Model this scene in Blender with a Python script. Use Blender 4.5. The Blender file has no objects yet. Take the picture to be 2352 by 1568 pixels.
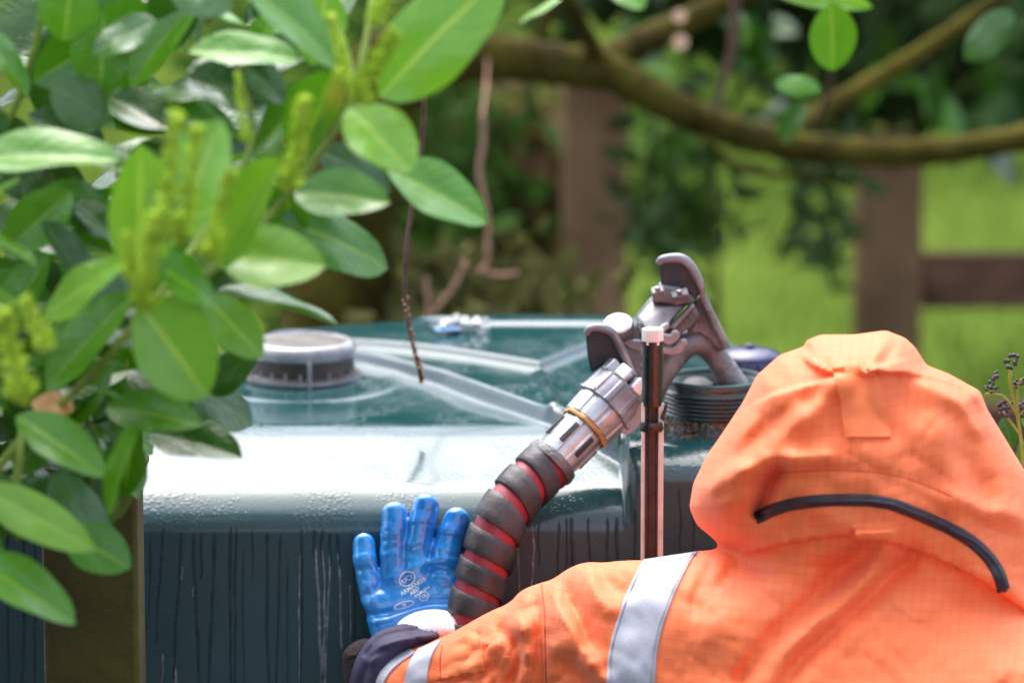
import bpy, math, random
import numpy as np
from mathutils import Vector, Matrix
from mathutils.bvhtree import BVHTree

random.seed(7); np.random.seed(7)
S = bpy.context.scene
COL = S.collection
R = math.radians

# ------------------------------------------------------------------ camera, sky, sun, exposure
PITCH = R(10.5)
DIST = 5.0
ZC = 1.42
PXM = 2200.0 * DIST                       # photo pixels (2352 wide) per unit slope
FWD = Vector((0, math.cos(PITCH), -math.sin(PITCH)))
UP = Vector((0, math.sin(PITCH), math.cos(PITCH)))
RIGHT = Vector((1, 0, 0))
CAM = Vector((0, 0, ZC)) - FWD * DIST
cd = bpy.data.cameras.new('camera'); cam = bpy.data.objects.new('camera', cd); COL.objects.link(cam)
cam.location = CAM; cam.rotation_euler = (R(90) - PITCH, 0, 0)
cd.sensor_width = 36; cd.lens = 36 * PXM / 2352.0
cd.clip_start = 0.1; cd.clip_end = 600
cd.dof.use_dof = True; cd.dof.focus_distance = DIST - 0.16
cd.dof.aperture_fstop = (cd.lens / 1000) / 0.049
S.camera = cam

W = bpy.data.worlds.new('World'); S.world = W; W.use_nodes = True
wn = W.node_tree.nodes; wl = W.node_tree.links
for n in list(wn): wn.remove(n)
sky = wn.new('ShaderNodeTexSky'); sky.sky_type = 'NISHITA'; sky.sun_disc = False
SUN_EL, SUN_AZ = R(64), R(340)            # azimuth clockwise from +Y: beyond the tank, high, a little to the left (thin overcast)
sky.sun_elevation = SUN_EL; sky.sun_rotation = SUN_AZ
sky.air_density = 1.0; sky.dust_density = 4.0; sky.ozone_density = 1.0
hs = wn.new('ShaderNodeHueSaturation'); hs.inputs['Saturation'].default_value = 0.6
bg = wn.new('ShaderNodeBackground'); bg.inputs['Strength'].default_value = 0.15
wo = wn.new('ShaderNodeOutputWorld')
wl.new(sky.outputs[0], hs.inputs['Color']); wl.new(hs.outputs[0], bg.inputs[0]); wl.new(bg.outputs[0], wo.inputs[0])
sd = bpy.data.lights.new('sun', 'SUN'); sd.energy = 0.85; sd.angle = R(66); sd.color = (1.0, 0.965, 0.99)
so = bpy.data.objects.new('sun', sd); COL.objects.link(so)
sdir = Vector((math.sin(SUN_AZ) * math.cos(SUN_EL), math.cos(SUN_AZ) * math.cos(SUN_EL), math.sin(SUN_EL)))
so.rotation_euler = sdir.to_track_quat('Z', 'Y').to_euler(); so.location = (0, 0, 8)

S.view_settings.view_transform = 'Standard'; S.view_settings.look = 'None'
S.view_settings.exposure = 1.72; S.view_settings.gamma = 1.0; S.view_settings.use_curve_mapping = False
S.render.engine = 'CYCLES'
S.cycles.use_denoising = True
S.cycles.max_bounces = 6; S.cycles.transparent_max_bounces = 6
S.cycles.caustics_reflective = False; S.cycles.caustics_refractive = False

# ------------------------------------------------------------------ helpers
def ray(px, py):
    return FWD + RIGHT * ((px - 1176) / PXM) + UP * ((784 - py) / PXM)
def P(px, py, Y):
    d = ray(px, py); t = (Y - CAM.y) / d.y
    return CAM + d * t
def PZ(px, py, Z):
    d = ray(px, py); t = (Z - CAM.z) / d.z
    return CAM + d * t
def Pn(px, py, Y):
    px = np.asarray(px, float); py = np.asarray(py, float); Y = np.asarray(Y, float)
    ax = (px - 1176) / PXM; ay = (784 - py) / PXM
    dy = FWD.y + UP.y * ay; dz = FWD.z + UP.z * ay
    t = (Y - CAM.y) / dy
    return np.stack([CAM.x + ax * t, Y + 0 * t, CAM.z + dz * t], -1)

def link(name, me, m=None, parent=None, smooth=True, autosmooth=None):
    o = bpy.data.objects.new(name, me); COL.objects.link(o)
    if m: me.materials.append(m)
    if smooth and len(me.polygons): me.polygons.foreach_set('use_smooth', [True] * len(me.polygons))
    if parent:
        o.parent = parent
        if parent.type == 'EMPTY' or True:
            o.matrix_parent_inverse = parent.matrix_world.inverted() if parent.parent is None else Matrix()
    return o
def tag(o, label=None, cat=None, group=None, kind=None):
    if label: o['label'] = label
    if cat: o['category'] = cat
    if group: o['group'] = group
    if kind: o['kind'] = kind
    return o
def empty(name, loc, label=None, cat=None, group=None):
    o = bpy.data.objects.new(name, None); COL.objects.link(o)
    o.location = loc; o.matrix_world = Matrix.Translation(Vector(loc)); o.empty_display_size = 0.05
    return tag(o, label, cat, group)

class MB:
    def __init__(s): s.v = []; s.f = []
    def add(s, vs, fs):
        b = len(s.v); s.v += [tuple(v) for v in vs]; s.f += [tuple(i + b for i in f) for f in fs]
    def tube(s, pts, rad, n=10, cap=True, wob=0.0):
        pts = [Vector(p) for p in pts]
        if not hasattr(rad, '__len__'): rad = [rad] * len(pts)
        vs = []; fs = []; prev = None
        for i, p in enumerate(pts):
            a = pts[max(i - 1, 0)]; b = pts[min(i + 1, len(pts) - 1)]
            t = (b - a).normalized()
            if prev is None:
                ref = Vector((0, 0, 1)) if abs(t.z) < 0.9 else Vector((1, 0, 0))
                u = t.cross(ref).normalized()
            else:
                u = (prev - t * prev.dot(t)).normalized()
            prev = u; w = t.cross(u)
            for k in range(n):
                an = 2 * math.pi * k / n
                r = rad[i] * (1 + wob * (random.random() - .5))
                vs.append(p + (u * math.cos(an) + w * math.sin(an)) * r)
        for i in range(len(pts) - 1):
            for k in range(n):
                k2 = (k + 1) % n
                fs.append((i * n + k, i * n + k2, (i + 1) * n + k2, (i + 1) * n + k))
        if cap:
            fs.append(tuple(range(n - 1, -1, -1))); fs.append(tuple((len(pts) - 1) * n + k for k in range(n)))
        s.add(vs, fs)
    def lathe(s, a, b, prof, n=32, rfun=None, cap=True):
        """profile [(t along a->b in metres, radius)]"""
        a = Vector(a); ax = (Vector(b) - a).normalized()
        ref = Vector((0, 0, 1)) if abs(ax.z) < 0.9 else Vector((0, -1, 0))
        u = ax.cross(ref).normalized(); w = ax.cross(u)
        vs = []; fs = []
        for (t, r) in prof:
            for k in range(n):
                an = 2 * math.pi * k / n
                rr = r * (rfun(an) if rfun else 1)
                vs.append(a + ax * t + (u * math.cos(an) + w * math.sin(an)) * rr)
        for i in range(len(prof) - 1):
            for k in range(n):
                k2 = (k + 1) % n
                fs.append((i * n + k, i * n + k2, (i + 1) * n + k2, (i + 1) * n + k))
        if cap:
            fs.append(tuple(range(n - 1, -1, -1))); fs.append(tuple((len(prof) - 1) * n + k for k in range(n)))
        s.add(vs, fs)
    def box(s, c, size, rot=None):
        c = Vector(c); M = rot if rot is not None else Matrix.Identity(3)
        vs = []
        for i in (-1, 1):
            for j in (-1, 1):
                for k in (-1, 1):
                    vs.append(c + M @ Vector((i * size[0] / 2, j * size[1] / 2, k * size[2] / 2)))
        s.add(vs, [(0, 1, 3, 2), (4, 6, 7, 5), (0, 4, 5, 1), (2, 3, 7, 6), (0, 2, 6, 4), (1, 5, 7, 3)])
    def prism(s, pts, vec):
        pts = [Vector(p) for p in pts]; vec = Vector(vec); n = len(pts)
        vs = pts + [p + vec for p in pts]
        fs = [tuple(range(n)), tuple(range(2 * n - 1, n - 1, -1))]
        for i in range(n):
            j = (i + 1) % n; fs.append((i, i + n, j + n, j))
        s.add(vs, fs)
    def build(s, name, m=None, parent=None, smooth=False, bevel=0, seg=2, subsurf=0, angle=40):
        me = bpy.data.meshes.new(name); me.from_pydata(s.v, [], s.f); me.validate(); me.update()
        import bmesh
        bm = bmesh.new(); bm.from_mesh(me); bmesh.ops.recalc_face_normals(bm, faces=bm.faces)
        bm.to_mesh(me); bm.free()
        o = link(name, me, m, parent, smooth)
        if bevel:
            md = o.modifiers.new('bevel', 'BEVEL'); md.width = bevel; md.segments = seg; md.limit_method = 'ANGLE'; md.angle_limit = R(30)
            md.harden_normals = False
            me.polygons.foreach_set('use_smooth', [True] * len(me.polygons))
        if subsurf:
            md = o.modifiers.new('sub', 'SUBSURF'); md.levels = subsurf; md.render_levels = subsurf
        if (smooth or bevel) and angle < 180:
            try:
                me.set_sharp_from_angle(angle=R(angle if not bevel else 60))
            except Exception: pass
        return o

# ---- surface nets over a scalar field
def surface_nets(F):
    nx, ny, nz = F.shape
    ins = F < 0
    c = np.zeros((nx - 1, ny - 1, nz - 1), np.int8)
    for i in (0, 1):
        for j in (0, 1):
            for k in (0, 1):
                c += ins[i:nx - 1 + i, j:ny - 1 + j, k:nz - 1 + k]
    cells = np.argwhere((c > 0) & (c < 8))
    idx = -np.ones(c.shape, np.int32); idx[cells[:, 0], cells[:, 1], cells[:, 2]] = np.arange(len(cells))
    acc = np.zeros((len(cells), 3)); cnt = np.zeros(len(cells))
    corners = [(i, j, k) for i in (0, 1) for j in (0, 1) for k in (0, 1)]
    for a in corners:
        for ax in range(3):
            if a[ax] == 1: continue
            b = list(a); b[ax] = 1
            fa = F[cells[:, 0] + a[0], cells[:, 1] + a[1], cells[:, 2] + a[2]]
            fb = F[cells[:, 0] + b[0], cells[:, 1] + b[1], cells[:, 2] + b[2]]
            m = (fa < 0) != (fb < 0)
            t = np.where(m, fa / np.where(fa - fb == 0, 1, fa - fb), 0)
            p = np.array(a, float)[None] + 0 * acc
            p[:, ax] = t
            acc[m] += p[m]; cnt[m] += 1
    v = cells + acc / cnt[:, None]
    faces = []
    for ax in range(3):
        sl0 = [slice(1, -1)] * 3; sl1 = [slice(1, -1)] * 3
        sl0[ax] = slice(0, -1); sl1[ax] = slice(1, None)
        A = ins[tuple(sl0)]; B = ins[tuple(sl1)]
        e = np.argwhere(A != B)
        off = np.array([1, 1, 1]); off[ax] = 0
        e2 = e + off
        flip = A[e[:, 0], e[:, 1], e[:, 2]]
        o1 = [0, 0, 0]; o2 = [0, 0, 0]
        o1[(ax + 1) % 3] = -1; o2[(ax + 2) % 3] = -1
        o1 = np.array(o1); o2 = np.array(o2)
        g = lambda q: idx[q[:, 0], q[:, 1], q[:, 2]]
        q = np.stack([g(e2), g(e2 + o1), g(e2 + o1 + o2), g(e2 + o2)], 1)
        q[~flip] = q[~flip][:, ::-1]
        faces.append(q)
    f = np.concatenate(faces)
    f = f[(f >= 0).all(1)]
    return v, f
def relax(v, f, it=2, lam=0.5):
    e = np.concatenate([f[:, [0, 1]], f[:, [1, 2]], f[:, [2, 3]], f[:, [3, 0]]])
    for _ in range(it):
        s = np.zeros_like(v); n = np.zeros(len(v))
        np.add.at(s, e[:, 0], v[e[:, 1]]); np.add.at(s, e[:, 1], v[e[:, 0]])
        np.add.at(n, e[:, 0], 1); np.add.at(n, e[:, 1], 1)
        v = v + lam * (s / np.maximum(n, 1)[:, None] - v)
    return v
def sd_poly(U, V, poly):
    """signed distance, positive inside"""
    pts = np.array(poly, float); n = len(pts)
    d = np.full(U.shape, 1e9); inside = np.zeros(U.shape, bool)
    for i in range(n):
        a = pts[i]; b = pts[(i + 1) % n]
        ab = b - a; t = np.clip(((U - a[0]) * ab[0] + (V - a[1]) * ab[1]) / (ab @ ab + 1e-9), 0, 1)
        d = np.minimum(d, np.hypot(U - a[0] - t * ab[0], V - a[1] - t * ab[1]))
        cond = ((a[1] > V) != (b[1] > V))
        xi = (b[0] - a[0]) * (V - a[1]) / np.where(b[1] - a[1] == 0, 1e-9, b[1] - a[1]) + a[0]
        inside ^= cond & (U < xi)
    return np.where(inside, d, -d)
def d_line(U, V, pts):
    """distance to an open polyline, and which side (positive = below / right of the walking direction)"""
    d = np.full(U.shape, 1e9); sg = np.ones(U.shape)
    for i in range(len(pts) - 1):
        a = np.array(pts[i], float); b = np.array(pts[i + 1], float); ab = b - a
        t = np.clip(((U - a[0]) * ab[0] + (V - a[1]) * ab[1]) / (ab @ ab + 1e-9), 0, 1)
        dd = np.hypot(U - a[0] - t * ab[0], V - a[1] - t * ab[1])
        cr = ab[0] * (V - a[1]) - ab[1] * (U - a[0])
        m = dd < d
        d = np.where(m, dd, d); sg = np.where(m, np.sign(cr), sg)
    return d, sg
def blur2(a, k):
    for _ in range(k):
        p = np.pad(a, 1, mode='edge')
        a = (p[:-2, 1:-1] + p[2:, 1:-1] + p[1:-1, :-2] + p[1:-1, 2:] + 4 * p[1:-1, 1:-1]) / 8
    return a
def vnoise(U, V, sc, seed=0):
    rs = np.random.RandomState(seed); T = rs.rand(64, 64)
    x = U / sc; y = V / sc; xi = np.floor(x).astype(int); yi = np.floor(y).astype(int)
    fx = x - xi; fy = y - yi; fx = fx * fx * (3 - 2 * fx); fy = fy * fy * (3 - 2 * fy)
    g = lambda i, j: T[(i) % 64, (j) % 64]
    return (g(xi, yi) * (1 - fx) + g(xi + 1, yi) * fx) * (1 - fy) + (g(xi, yi + 1) * (1 - fx) + g(xi + 1, yi + 1) * fx) * fy - .5
def smooth_poly(pts, it=2):
    for _ in range(it):
        q = []
        for i in range(len(pts)):
            a = pts[i]; b = pts[(i + 1) % len(pts)]
            q += [(a[0] * .75 + b[0] * .25, a[1] * .75 + b[1] * .25), (a[0] * .25 + b[0] * .75, a[1] * .25 + b[1] * .75)]
        pts = q
    return pts
def smooth_line(pts, it=2):
    for _ in range(it):
        q = [pts[0]]
        for i in range(len(pts) - 1):
            a = pts[i]; b = pts[i + 1]
            q += [tuple(x * .75 + y * .25 for x, y in zip(a, b)), tuple(x * .25 + y * .75 for x, y in zip(a, b))]
        q.append(pts[-1]); pts = q
    return pts
def mesh_np(name, v, f, uv=None):
    me = bpy.data.meshes.new(name)
    me.from_pydata(v.tolist(), [], f.tolist()); me.update()
    if uv is not None:
        l = me.uv_layers.new(name='UVMap'); li = np.empty(len(me.loops), np.int32); me.loops.foreach_get('vertex_index', li)
        l.data.foreach_set('uv', uv[li].astype(np.float32).ravel())
    return me

# ------------------------------------------------------------------ materials
def mat(name, col, rough=0.5, var=0.15, scale=20, bump=0.0, bscale=None, spec=0.5, metal=0, coat=0, trans=0, col2=None, coords='Object', ior=1.5, det=6):
    m = bpy.data.materials.new(name); m.use_nodes = True
    nt = m.node_tree; N = nt.nodes; L = nt.links
    b = N['Principled BSDF']
    b.inputs['Roughness'].default_value = rough; b.inputs['Metallic'].default_value = metal
    b.inputs['IOR'].default_value = ior; b.inputs['Specular IOR Level'].default_value = spec
    b.inputs['Coat Weight'].default_value = coat; b.inputs['Coat Roughness'].default_value = 0.08
    tc = N.new('ShaderNodeTexCoord'); nz = N.new('ShaderNodeTexNoise')
    nz.inputs['Scale'].default_value = scale; nz.inputs['Detail'].default_value = det
    L.new(tc.outputs[coords], nz.inputs['Vector'])
    cr = N.new('ShaderNodeValToRGB'); e = cr.color_ramp.elements
    c2 = col2 if col2 else tuple(min(1, c * (1 + var * 2)) for c in col)
    c1 = tuple(c * (1 - var) for c in col)
    e[0].color = (*c1, 1); e[1].color = (*c2, 1); e[0].position = .32; e[1].position = .68
    L.new(nz.outputs['Fac'], cr.inputs[0]); L.new(cr.outputs[0], b.inputs['Base Color'])
    mr = N.new('ShaderNodeMapRange'); mr.inputs['To Min'].default_value = max(0, rough - .1); mr.inputs['To Max'].default_value = min(1, rough + .12)
    L.new(nz.outputs['Fac'], mr.inputs[0]); L.new(mr.outputs[0], b.inputs['Roughness'])
    if bump:
        n2 = N.new('ShaderNodeTexNoise'); n2.inputs['Scale'].default_value = bscale or scale * 4; n2.inputs['Detail'].default_value = 5
        L.new(tc.outputs[coords], n2.inputs['Vector'])
        bp = N.new('ShaderNodeBump'); bp.inputs['Strength'].default_value = 1; bp.inputs['Distance'].default_value = bump
        L.new(n2.outputs['Fac'], bp.inputs['Height']); L.new(bp.outputs[0], b.inputs['Normal'])
    if trans:
        out = N['Material Output']; tr = N.new('ShaderNodeBsdfTranslucent'); mx = N.new('ShaderNodeMixShader')
        mx.inputs[0].default_value = trans; L.new(cr.outputs[0], tr.inputs[0])
        L.new(b.outputs[0], mx.inputs[1]); L.new(tr.outputs[0], mx.inputs[2]); L.new(mx.outputs[0], out.inputs[0])
    m['bs'] = 1
    return m
def nodes(m): return m.node_tree.nodes, m.node_tree.links, m.node_tree.nodes['Principled BSDF']

def mathn(N, L, op, a, b=None, c=None, clamp=False):
    n = N.new('ShaderNodeMath'); n.operation = op; n.use_clamp = clamp
    for i, x in enumerate((a, b, c)):
        if x is None: continue
        if isinstance(x, (int, float)): n.inputs[i].default_value = x
        else: L.new(x, n.inputs[i])
    return n.outputs[0]
def mixc(N, L, f, a, b):
    n = N.new('ShaderNodeMix'); n.data_type = 'RGBA'
    if isinstance(f, (int, float)): n.inputs[0].default_value = f
    else: L.new(f, n.inputs[0])
    for i, x in ((6, a), (7, b)):
        if isinstance(x, tuple): n.inputs[i].default_value = (*x[:3], 1)
        else: L.new(x, n.inputs[i])
    return n.outputs[2]

def tank_material():
    m = bpy.data.materials.new('tank_plastic'); m.use_nodes = True
    N, L, b = nodes(m)
    geo = N.new('ShaderNodeNewGeometry'); tc = N.new('ShaderNodeTexCoord')
    sep = N.new('ShaderNodeSeparateXYZ'); L.new(tc.outputs['Object'], sep.inputs[0])
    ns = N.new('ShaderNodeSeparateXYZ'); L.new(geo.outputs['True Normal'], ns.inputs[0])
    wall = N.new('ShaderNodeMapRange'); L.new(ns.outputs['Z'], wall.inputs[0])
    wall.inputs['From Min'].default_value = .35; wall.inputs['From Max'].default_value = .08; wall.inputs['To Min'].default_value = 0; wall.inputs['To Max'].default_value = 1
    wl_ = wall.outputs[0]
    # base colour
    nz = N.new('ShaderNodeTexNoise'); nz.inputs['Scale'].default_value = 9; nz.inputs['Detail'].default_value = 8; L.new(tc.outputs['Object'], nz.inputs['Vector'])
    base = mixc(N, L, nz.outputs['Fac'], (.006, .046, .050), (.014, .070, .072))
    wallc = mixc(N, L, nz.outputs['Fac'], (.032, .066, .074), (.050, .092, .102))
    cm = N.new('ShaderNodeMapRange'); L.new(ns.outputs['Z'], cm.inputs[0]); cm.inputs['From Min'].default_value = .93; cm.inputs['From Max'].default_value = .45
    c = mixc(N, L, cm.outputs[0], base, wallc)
    # fine chalky specks
    sp = N.new('ShaderNodeTexNoise'); sp.inputs['Scale'].default_value = 420; sp.inputs['Detail'].default_value = 2; L.new(tc.outputs['Object'], sp.inputs['Vector'])
    spm = N.new('ShaderNodeMapRange'); L.new(sp.outputs['Fac'], spm.inputs[0]); spm.inputs['From Min'].default_value = .66; spm.inputs['From Max'].default_value = .74
    spf = mathn(N, L, 'MULTIPLY', spm.outputs[0], .35)
    c = mixc(N, L, spf, c, (.22, .26, .30))
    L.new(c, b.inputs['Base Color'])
    # wet gloss
    rn = N.new('ShaderNodeTexNoise'); rn.inputs['Scale'].default_value = 14; rn.inputs['Detail'].default_value = 7; L.new(tc.outputs['Object'], rn.inputs['Vector'])
    rr = N.new('ShaderNodeMapRange'); L.new(rn.outputs['Fac'], rr.inputs[0]); rr.inputs['From Min'].default_value = .35; rr.inputs['From Max'].default_value = .7; rr.inputs['To Min'].default_value = .08; rr.inputs['To Max'].default_value = .22
    rough = mathn(N, L, 'ADD', rr.outputs[0], mathn(N, L, 'MULTIPLY', wl_, .22))
    L.new(rough, b.inputs['Roughness'])
    b.inputs['IOR'].default_value = 1.48
    L.new(mathn(N, L, 'SUBTRACT', .5, mathn(N, L, 'MULTIPLY', wl_, .36)), b.inputs['Specular IOR Level']); L.new(mathn(N, L, 'SUBTRACT', .30, mathn(N, L, 'MULTIPLY', wl_, .18)), b.inputs['Coat Weight'])
    b.inputs['Coat Roughness'].default_value = .06; b.inputs['Coat IOR'].default_value = 1.45
    # droplets
    vo = N.new('ShaderNodeTexVoronoi'); vo.inputs['Scale'].default_value = 190; vo.inputs['Randomness'].default_value = 1; L.new(tc.outputs['Object'], vo.inputs['Vector'])
    dn = N.new('ShaderNodeTexNoise'); dn.inputs['Scale'].default_value = 20; dn.inputs['Detail'].default_value = 3; L.new(tc.outputs['Object'], dn.inputs['Vector'])
    rad = N.new('ShaderNodeMapRange'); L.new(dn.outputs['Fac'], rad.inputs[0]); rad.inputs['From Min'].default_value = .36; rad.inputs['From Max'].default_value = .7; rad.inputs['To Min'].default_value = .0; rad.inputs['To Max'].default_value = .7
    h = mathn(N, L, 'SUBTRACT', rad.outputs[0], vo.outputs['Distance']); h = mathn(N, L, 'MAXIMUM', h, 0); h = mathn(N, L, 'POWER', h, .5)
    h2 = h
    fn = N.new('ShaderNodeTexNoise'); fn.inputs['Scale'].default_value = 260; fn.inputs['Detail'].default_value = 4; L.new(tc.outputs['Object'], fn.inputs['Vector'])
    h3 = mathn(N, L, 'ADD', h2, mathn(N, L, 'MULTIPLY', fn.outputs['Fac'], .30))
    bp = N.new('ShaderNodeBump'); bp.inputs['Distance'].default_value = .0005; bp.inputs['Strength'].default_value = .9; L.new(h3, bp.inputs['Height'])
    L.new(bp.outputs[0], b.inputs['Normal'])
    return m

def leaf_material(name, c1, c2, rib, rough=.32, trans=.25):
    m = bpy.data.materials.new(name); m.use_nodes = True
    N, L, b = nodes(m)
    uv = N.new('ShaderNodeUVMap'); sp = N.new('ShaderNodeSeparateXYZ'); L.new(uv.outputs[0], sp.inputs[0])
    oi = N.new('ShaderNodeObjectInfo')
    tc = N.new('ShaderNodeTexCoord')
    nz = N.new('ShaderNodeTexNoise'); nz.inputs['Scale'].default_value = 5; nz.inputs['Detail'].default_value = 4; L.new(tc.outputs['Object'], nz.inputs['Vector'])
    f = mathn(N, L, 'ADD', mathn(N, L, 'MULTIPLY', nz.outputs['Fac'], .5), mathn(N, L, 'MULTIPLY', oi.outputs['Random'], .6), clamp=True)
    c = mixc(N, L, f, c1, c2)
    av = mathn(N, L, 'ABSOLUTE', mathn(N, L, 'SUBTRACT', sp.outputs['Y'], .5))
    mr = N.new('ShaderNodeMapRange'); L.new(av, mr.inputs[0]); mr.inputs['From Min'].default_value = .045; mr.inputs['From Max'].default_value = .015
    # side veins
    vx = mathn(N, L, 'SUBTRACT', sp.outputs['X'], mathn(N, L, 'MULTIPLY', av, .5))
    vv = mathn(N, L, 'ABSOLUTE', mathn(N, L, 'SUBTRACT', mathn(N, L, 'FRACT', mathn(N, L, 'MULTIPLY', vx, 9)), .5))
    vr = N.new('ShaderNodeMapRange'); L.new(vv, vr.inputs[0]); vr.inputs['From Min'].default_value = .07; vr.inputs['From Max'].default_value = .0
    rf = mathn(N, L, 'MAXIMUM', mathn(N, L, 'MULTIPLY', mr.outputs[0], .75), mathn(N, L, 'MULTIPLY', vr.outputs[0], .18))
    c = mixc(N, L, rf, c, rib)
    L.new(c, b.inputs['Base Color']); b.inputs['Roughness'].default_value = rough
    b.inputs['Specular IOR Level'].default_value = .6; b.inputs['Coat Weight'].default_value = .45; b.inputs['Coat Roughness'].default_value = .18
    bp = N.new('ShaderNodeBump'); bp.inputs['Distance'].default_value = .006; bp.inputs['Strength'].default_value = .3
    L.new(mathn(N, L, 'ADD', mathn(N, L, 'MULTIPLY', vv, .3), mathn(N, L, 'MULTIPLY', nz.outputs['Fac'], 1.5)), bp.inputs['Height']); L.new(bp.outputs[0], b.inputs['Normal'])
    out = N['Material Output']; tr = N.new('ShaderNodeBsdfTranslucent'); mx = N.new('ShaderNodeMixShader'); mx.inputs[0].default_value = trans
    L.new(c, tr.inputs[0]); L.new(b.outputs[0], mx.inputs[1]); L.new(tr.outputs[0], mx.inputs[2]); L.new(mx.outputs[0], out.inputs[0])
    return m

def jacket_material(name, col=(.96, .182, .055), grid=True):
    m = bpy.data.materials.new(name); m.use_nodes = True
    N, L, b = nodes(m)
    uv = N.new('ShaderNodeUVMap'); sp = N.new('ShaderNodeSeparateXYZ'); L.new(uv.outputs[0], sp.inputs[0])
    tc = N.new('ShaderNodeTexCoord')
    def line(o, k, w):
        fr = mathn(N, L, 'FRACT', mathn(N, L, 'MULTIPLY', o, k))
        a = mathn(N, L, 'ABSOLUTE', mathn(N, L, 'SUBTRACT', fr, .5))
        mr = N.new('ShaderNodeMapRange'); L.new(a, mr.inputs[0]); mr.inputs['From Min'].default_value = w; mr.inputs['From Max'].default_value = w * .2
        return mr.outputs[0]
    g = mathn(N, L, 'MAXIMUM', line(sp.outputs['X'], 1, .05), line(sp.outputs['Y'], 1, .05))
    nz = N.new('ShaderNodeTexNoise'); nz.inputs['Scale'].default_value = 7; nz.inputs['Detail'].default_value = 6; L.new(tc.outputs['Object'], nz.inputs['Vector'])
    c2 = tuple(min(1, x * 1.12) for x in col)
    c = mixc(N, L, nz.outputs['Fac'], col, c2)
    gn = N.new('ShaderNodeTexNoise'); gn.inputs['Scale'].default_value = 12; L.new(tc.outputs['Object'], gn.inputs['Vector'])
    gf = mathn(N, L, 'MULTIPLY', g, mathn(N, L, 'MULTIPLY', gn.outputs['Fac'], .62 if grid else 0))
    c = mixc(N, L, gf, c, (.62, .07, .04))
    # grime
    dn = N.new('ShaderNodeTexNoise'); dn.inputs['Scale'].default_value = 16; dn.inputs['Detail'].default_value = 8; dn.inputs['Roughness'].default_value = .65; L.new(tc.outputs['Object'], dn.inputs['Vector'])
    dm = N.new('ShaderNodeMapRange'); L.new(dn.outputs['Fac'], dm.inputs[0]); dm.inputs['From Min'].default_value = .70; dm.inputs['From Max'].default_value = .82
    c = mixc(N, L, mathn(N, L, 'MULTIPLY', dm.outputs[0], .10), c, (.35, .10, .05))
    L.new(c, b.inputs['Base Color'])
    b.inputs['Roughness'].default_value = .62; b.inputs['Sheen Weight'].default_value = .15; b.inputs['Specular IOR Level'].default_value = .35
    wv = N.new('ShaderNodeTexNoise'); wv.inputs['Scale'].default_value = 55; wv.inputs['Detail'].default_value = 3; L.new(tc.outputs['Object'], wv.inputs['Vector'])
    big = N.new('ShaderNodeTexNoise'); big.inputs['Scale'].default_value = 16; big.inputs['Detail'].default_value = 3; big.inputs['Distortion'].default_value = 1.2; L.new(tc.outputs['Object'], big.inputs['Vector'])
    hh = mathn(N, L, 'ADD', mathn(N, L, 'MULTIPLY', wv.outputs['Fac'], .25), mathn(N, L, 'MULTIPLY', big.outputs['Fac'], .6))
    hh = mathn(N, L, 'ADD', hh, mathn(N, L, 'MULTIPLY', g, .08 if grid else 0))
    bp = N.new('ShaderNodeBump'); bp.inputs['Distance'].default_value = .003; bp.inputs['Strength'].default_value = .7; L.new(hh, bp.inputs['Height']); L.new(bp.outputs[0], b.inputs['Normal'])
    return m

M = {}
M['tank'] = tank_material()
M['orange'] = jacket_material('orange_fabric')
M['orange_plain'] = jacket_material('orange_tape_fabric', (.96, .20, .06), grid=False)
M['seam'] = mat('seam_stitching', (.70, .10, .04), .8, .1, 60)
M['silver'] = mat('silver_tape', (.42, .42, .49), .42, .06, 60, .0003, 300)
M['navy_fabric'] = mat('navy_lining', (.035, .032, .07), .7, .2, 30, .0006, 120)
M['fleece'] = mat('dark_fleece', (.03, .018, .022), .95, .3, 80, .002, 300)
M['zip'] = mat('zip_rubber', (.020, .013, .022), .45, .3, 60, .0004, 500)
M['glove'] = mat('blue_nitrile', (.012, .21, .66), .17, .14, 18, .0012, 45, coat=.6, det=4, col2=(.03, .33, .82), ior=1.6)
M['white_knit'] = mat('white_knit', (.82, .82, .84), .9, .04, 60, .0006, 700)
M['white_print'] = mat('white_print', (.80, .84, .88), .6, .08, 90)
M['metal'] = mat('cast_alloy', (.14, .138, .145), .50, .3, 34, .0016, 260, metal=.35, col2=(.28, .275, .285))
M['metal_dark'] = mat('dark_rubber_metal', (.026, .024, .030), .55, .35, 30, .0006, 150)
M['metal_lt'] = mat('worn_alloy', (.46, .48, .50), .36, .35, 26, .0008, 110, metal=.65, col2=(.70, .73, .75))
M['metal_mid'] = mat('collar_alloy', (.20, .19, .215), .42, .3, 30, .0005, 150, metal=.6, col2=(.38, .37, .40))
M['brass'] = mat('brass_strap', (.48, .26, .09), .45, .25, 40, .0003, 200, metal=.3)
M['rubber'] = mat('hose_guard_rubber', (.022, .018, .021), .46, .5, 22, .0012, 110, col2=(.062, .052, .056))
M['red'] = mat('red_hose', (.26, .018, .03), .45, .25, 40, .0003, 150)
M['blackcap'] = mat('black_plastic', (.022, .018, .022), .45, .4, 25, .0006, 120, col2=(.07, .045, .035))
M['captop'] = mat('dusty_cap_top', (.13, .12, .11), .85, .25, 24, .0008, 90, spec=.2, col2=(.20, .19, .18))
M['rimgrey'] = mat('worn_cap_rim', (.30, .29, .31), .28, .25, 30, .0003, 90, coat=.5)
M['navycap'] = mat('navy_plastic', (.022, .022, .085), .35, .25, 30, .0003, 90, coat=.3)
M['neckrim'] = mat('green_plastic_rim', (.03, .075, .066), .35, .3, 25)
M['neck'] = mat('green_plastic_neck', (.016, .034, .034), .25, .3, 25, .0003, 100, coat=.6)
M['grit'] = mat('sandy_grit', (.14, .09, .05), .9, .5, 120, .003, 200, col2=(.34, .25, .16))
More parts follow.
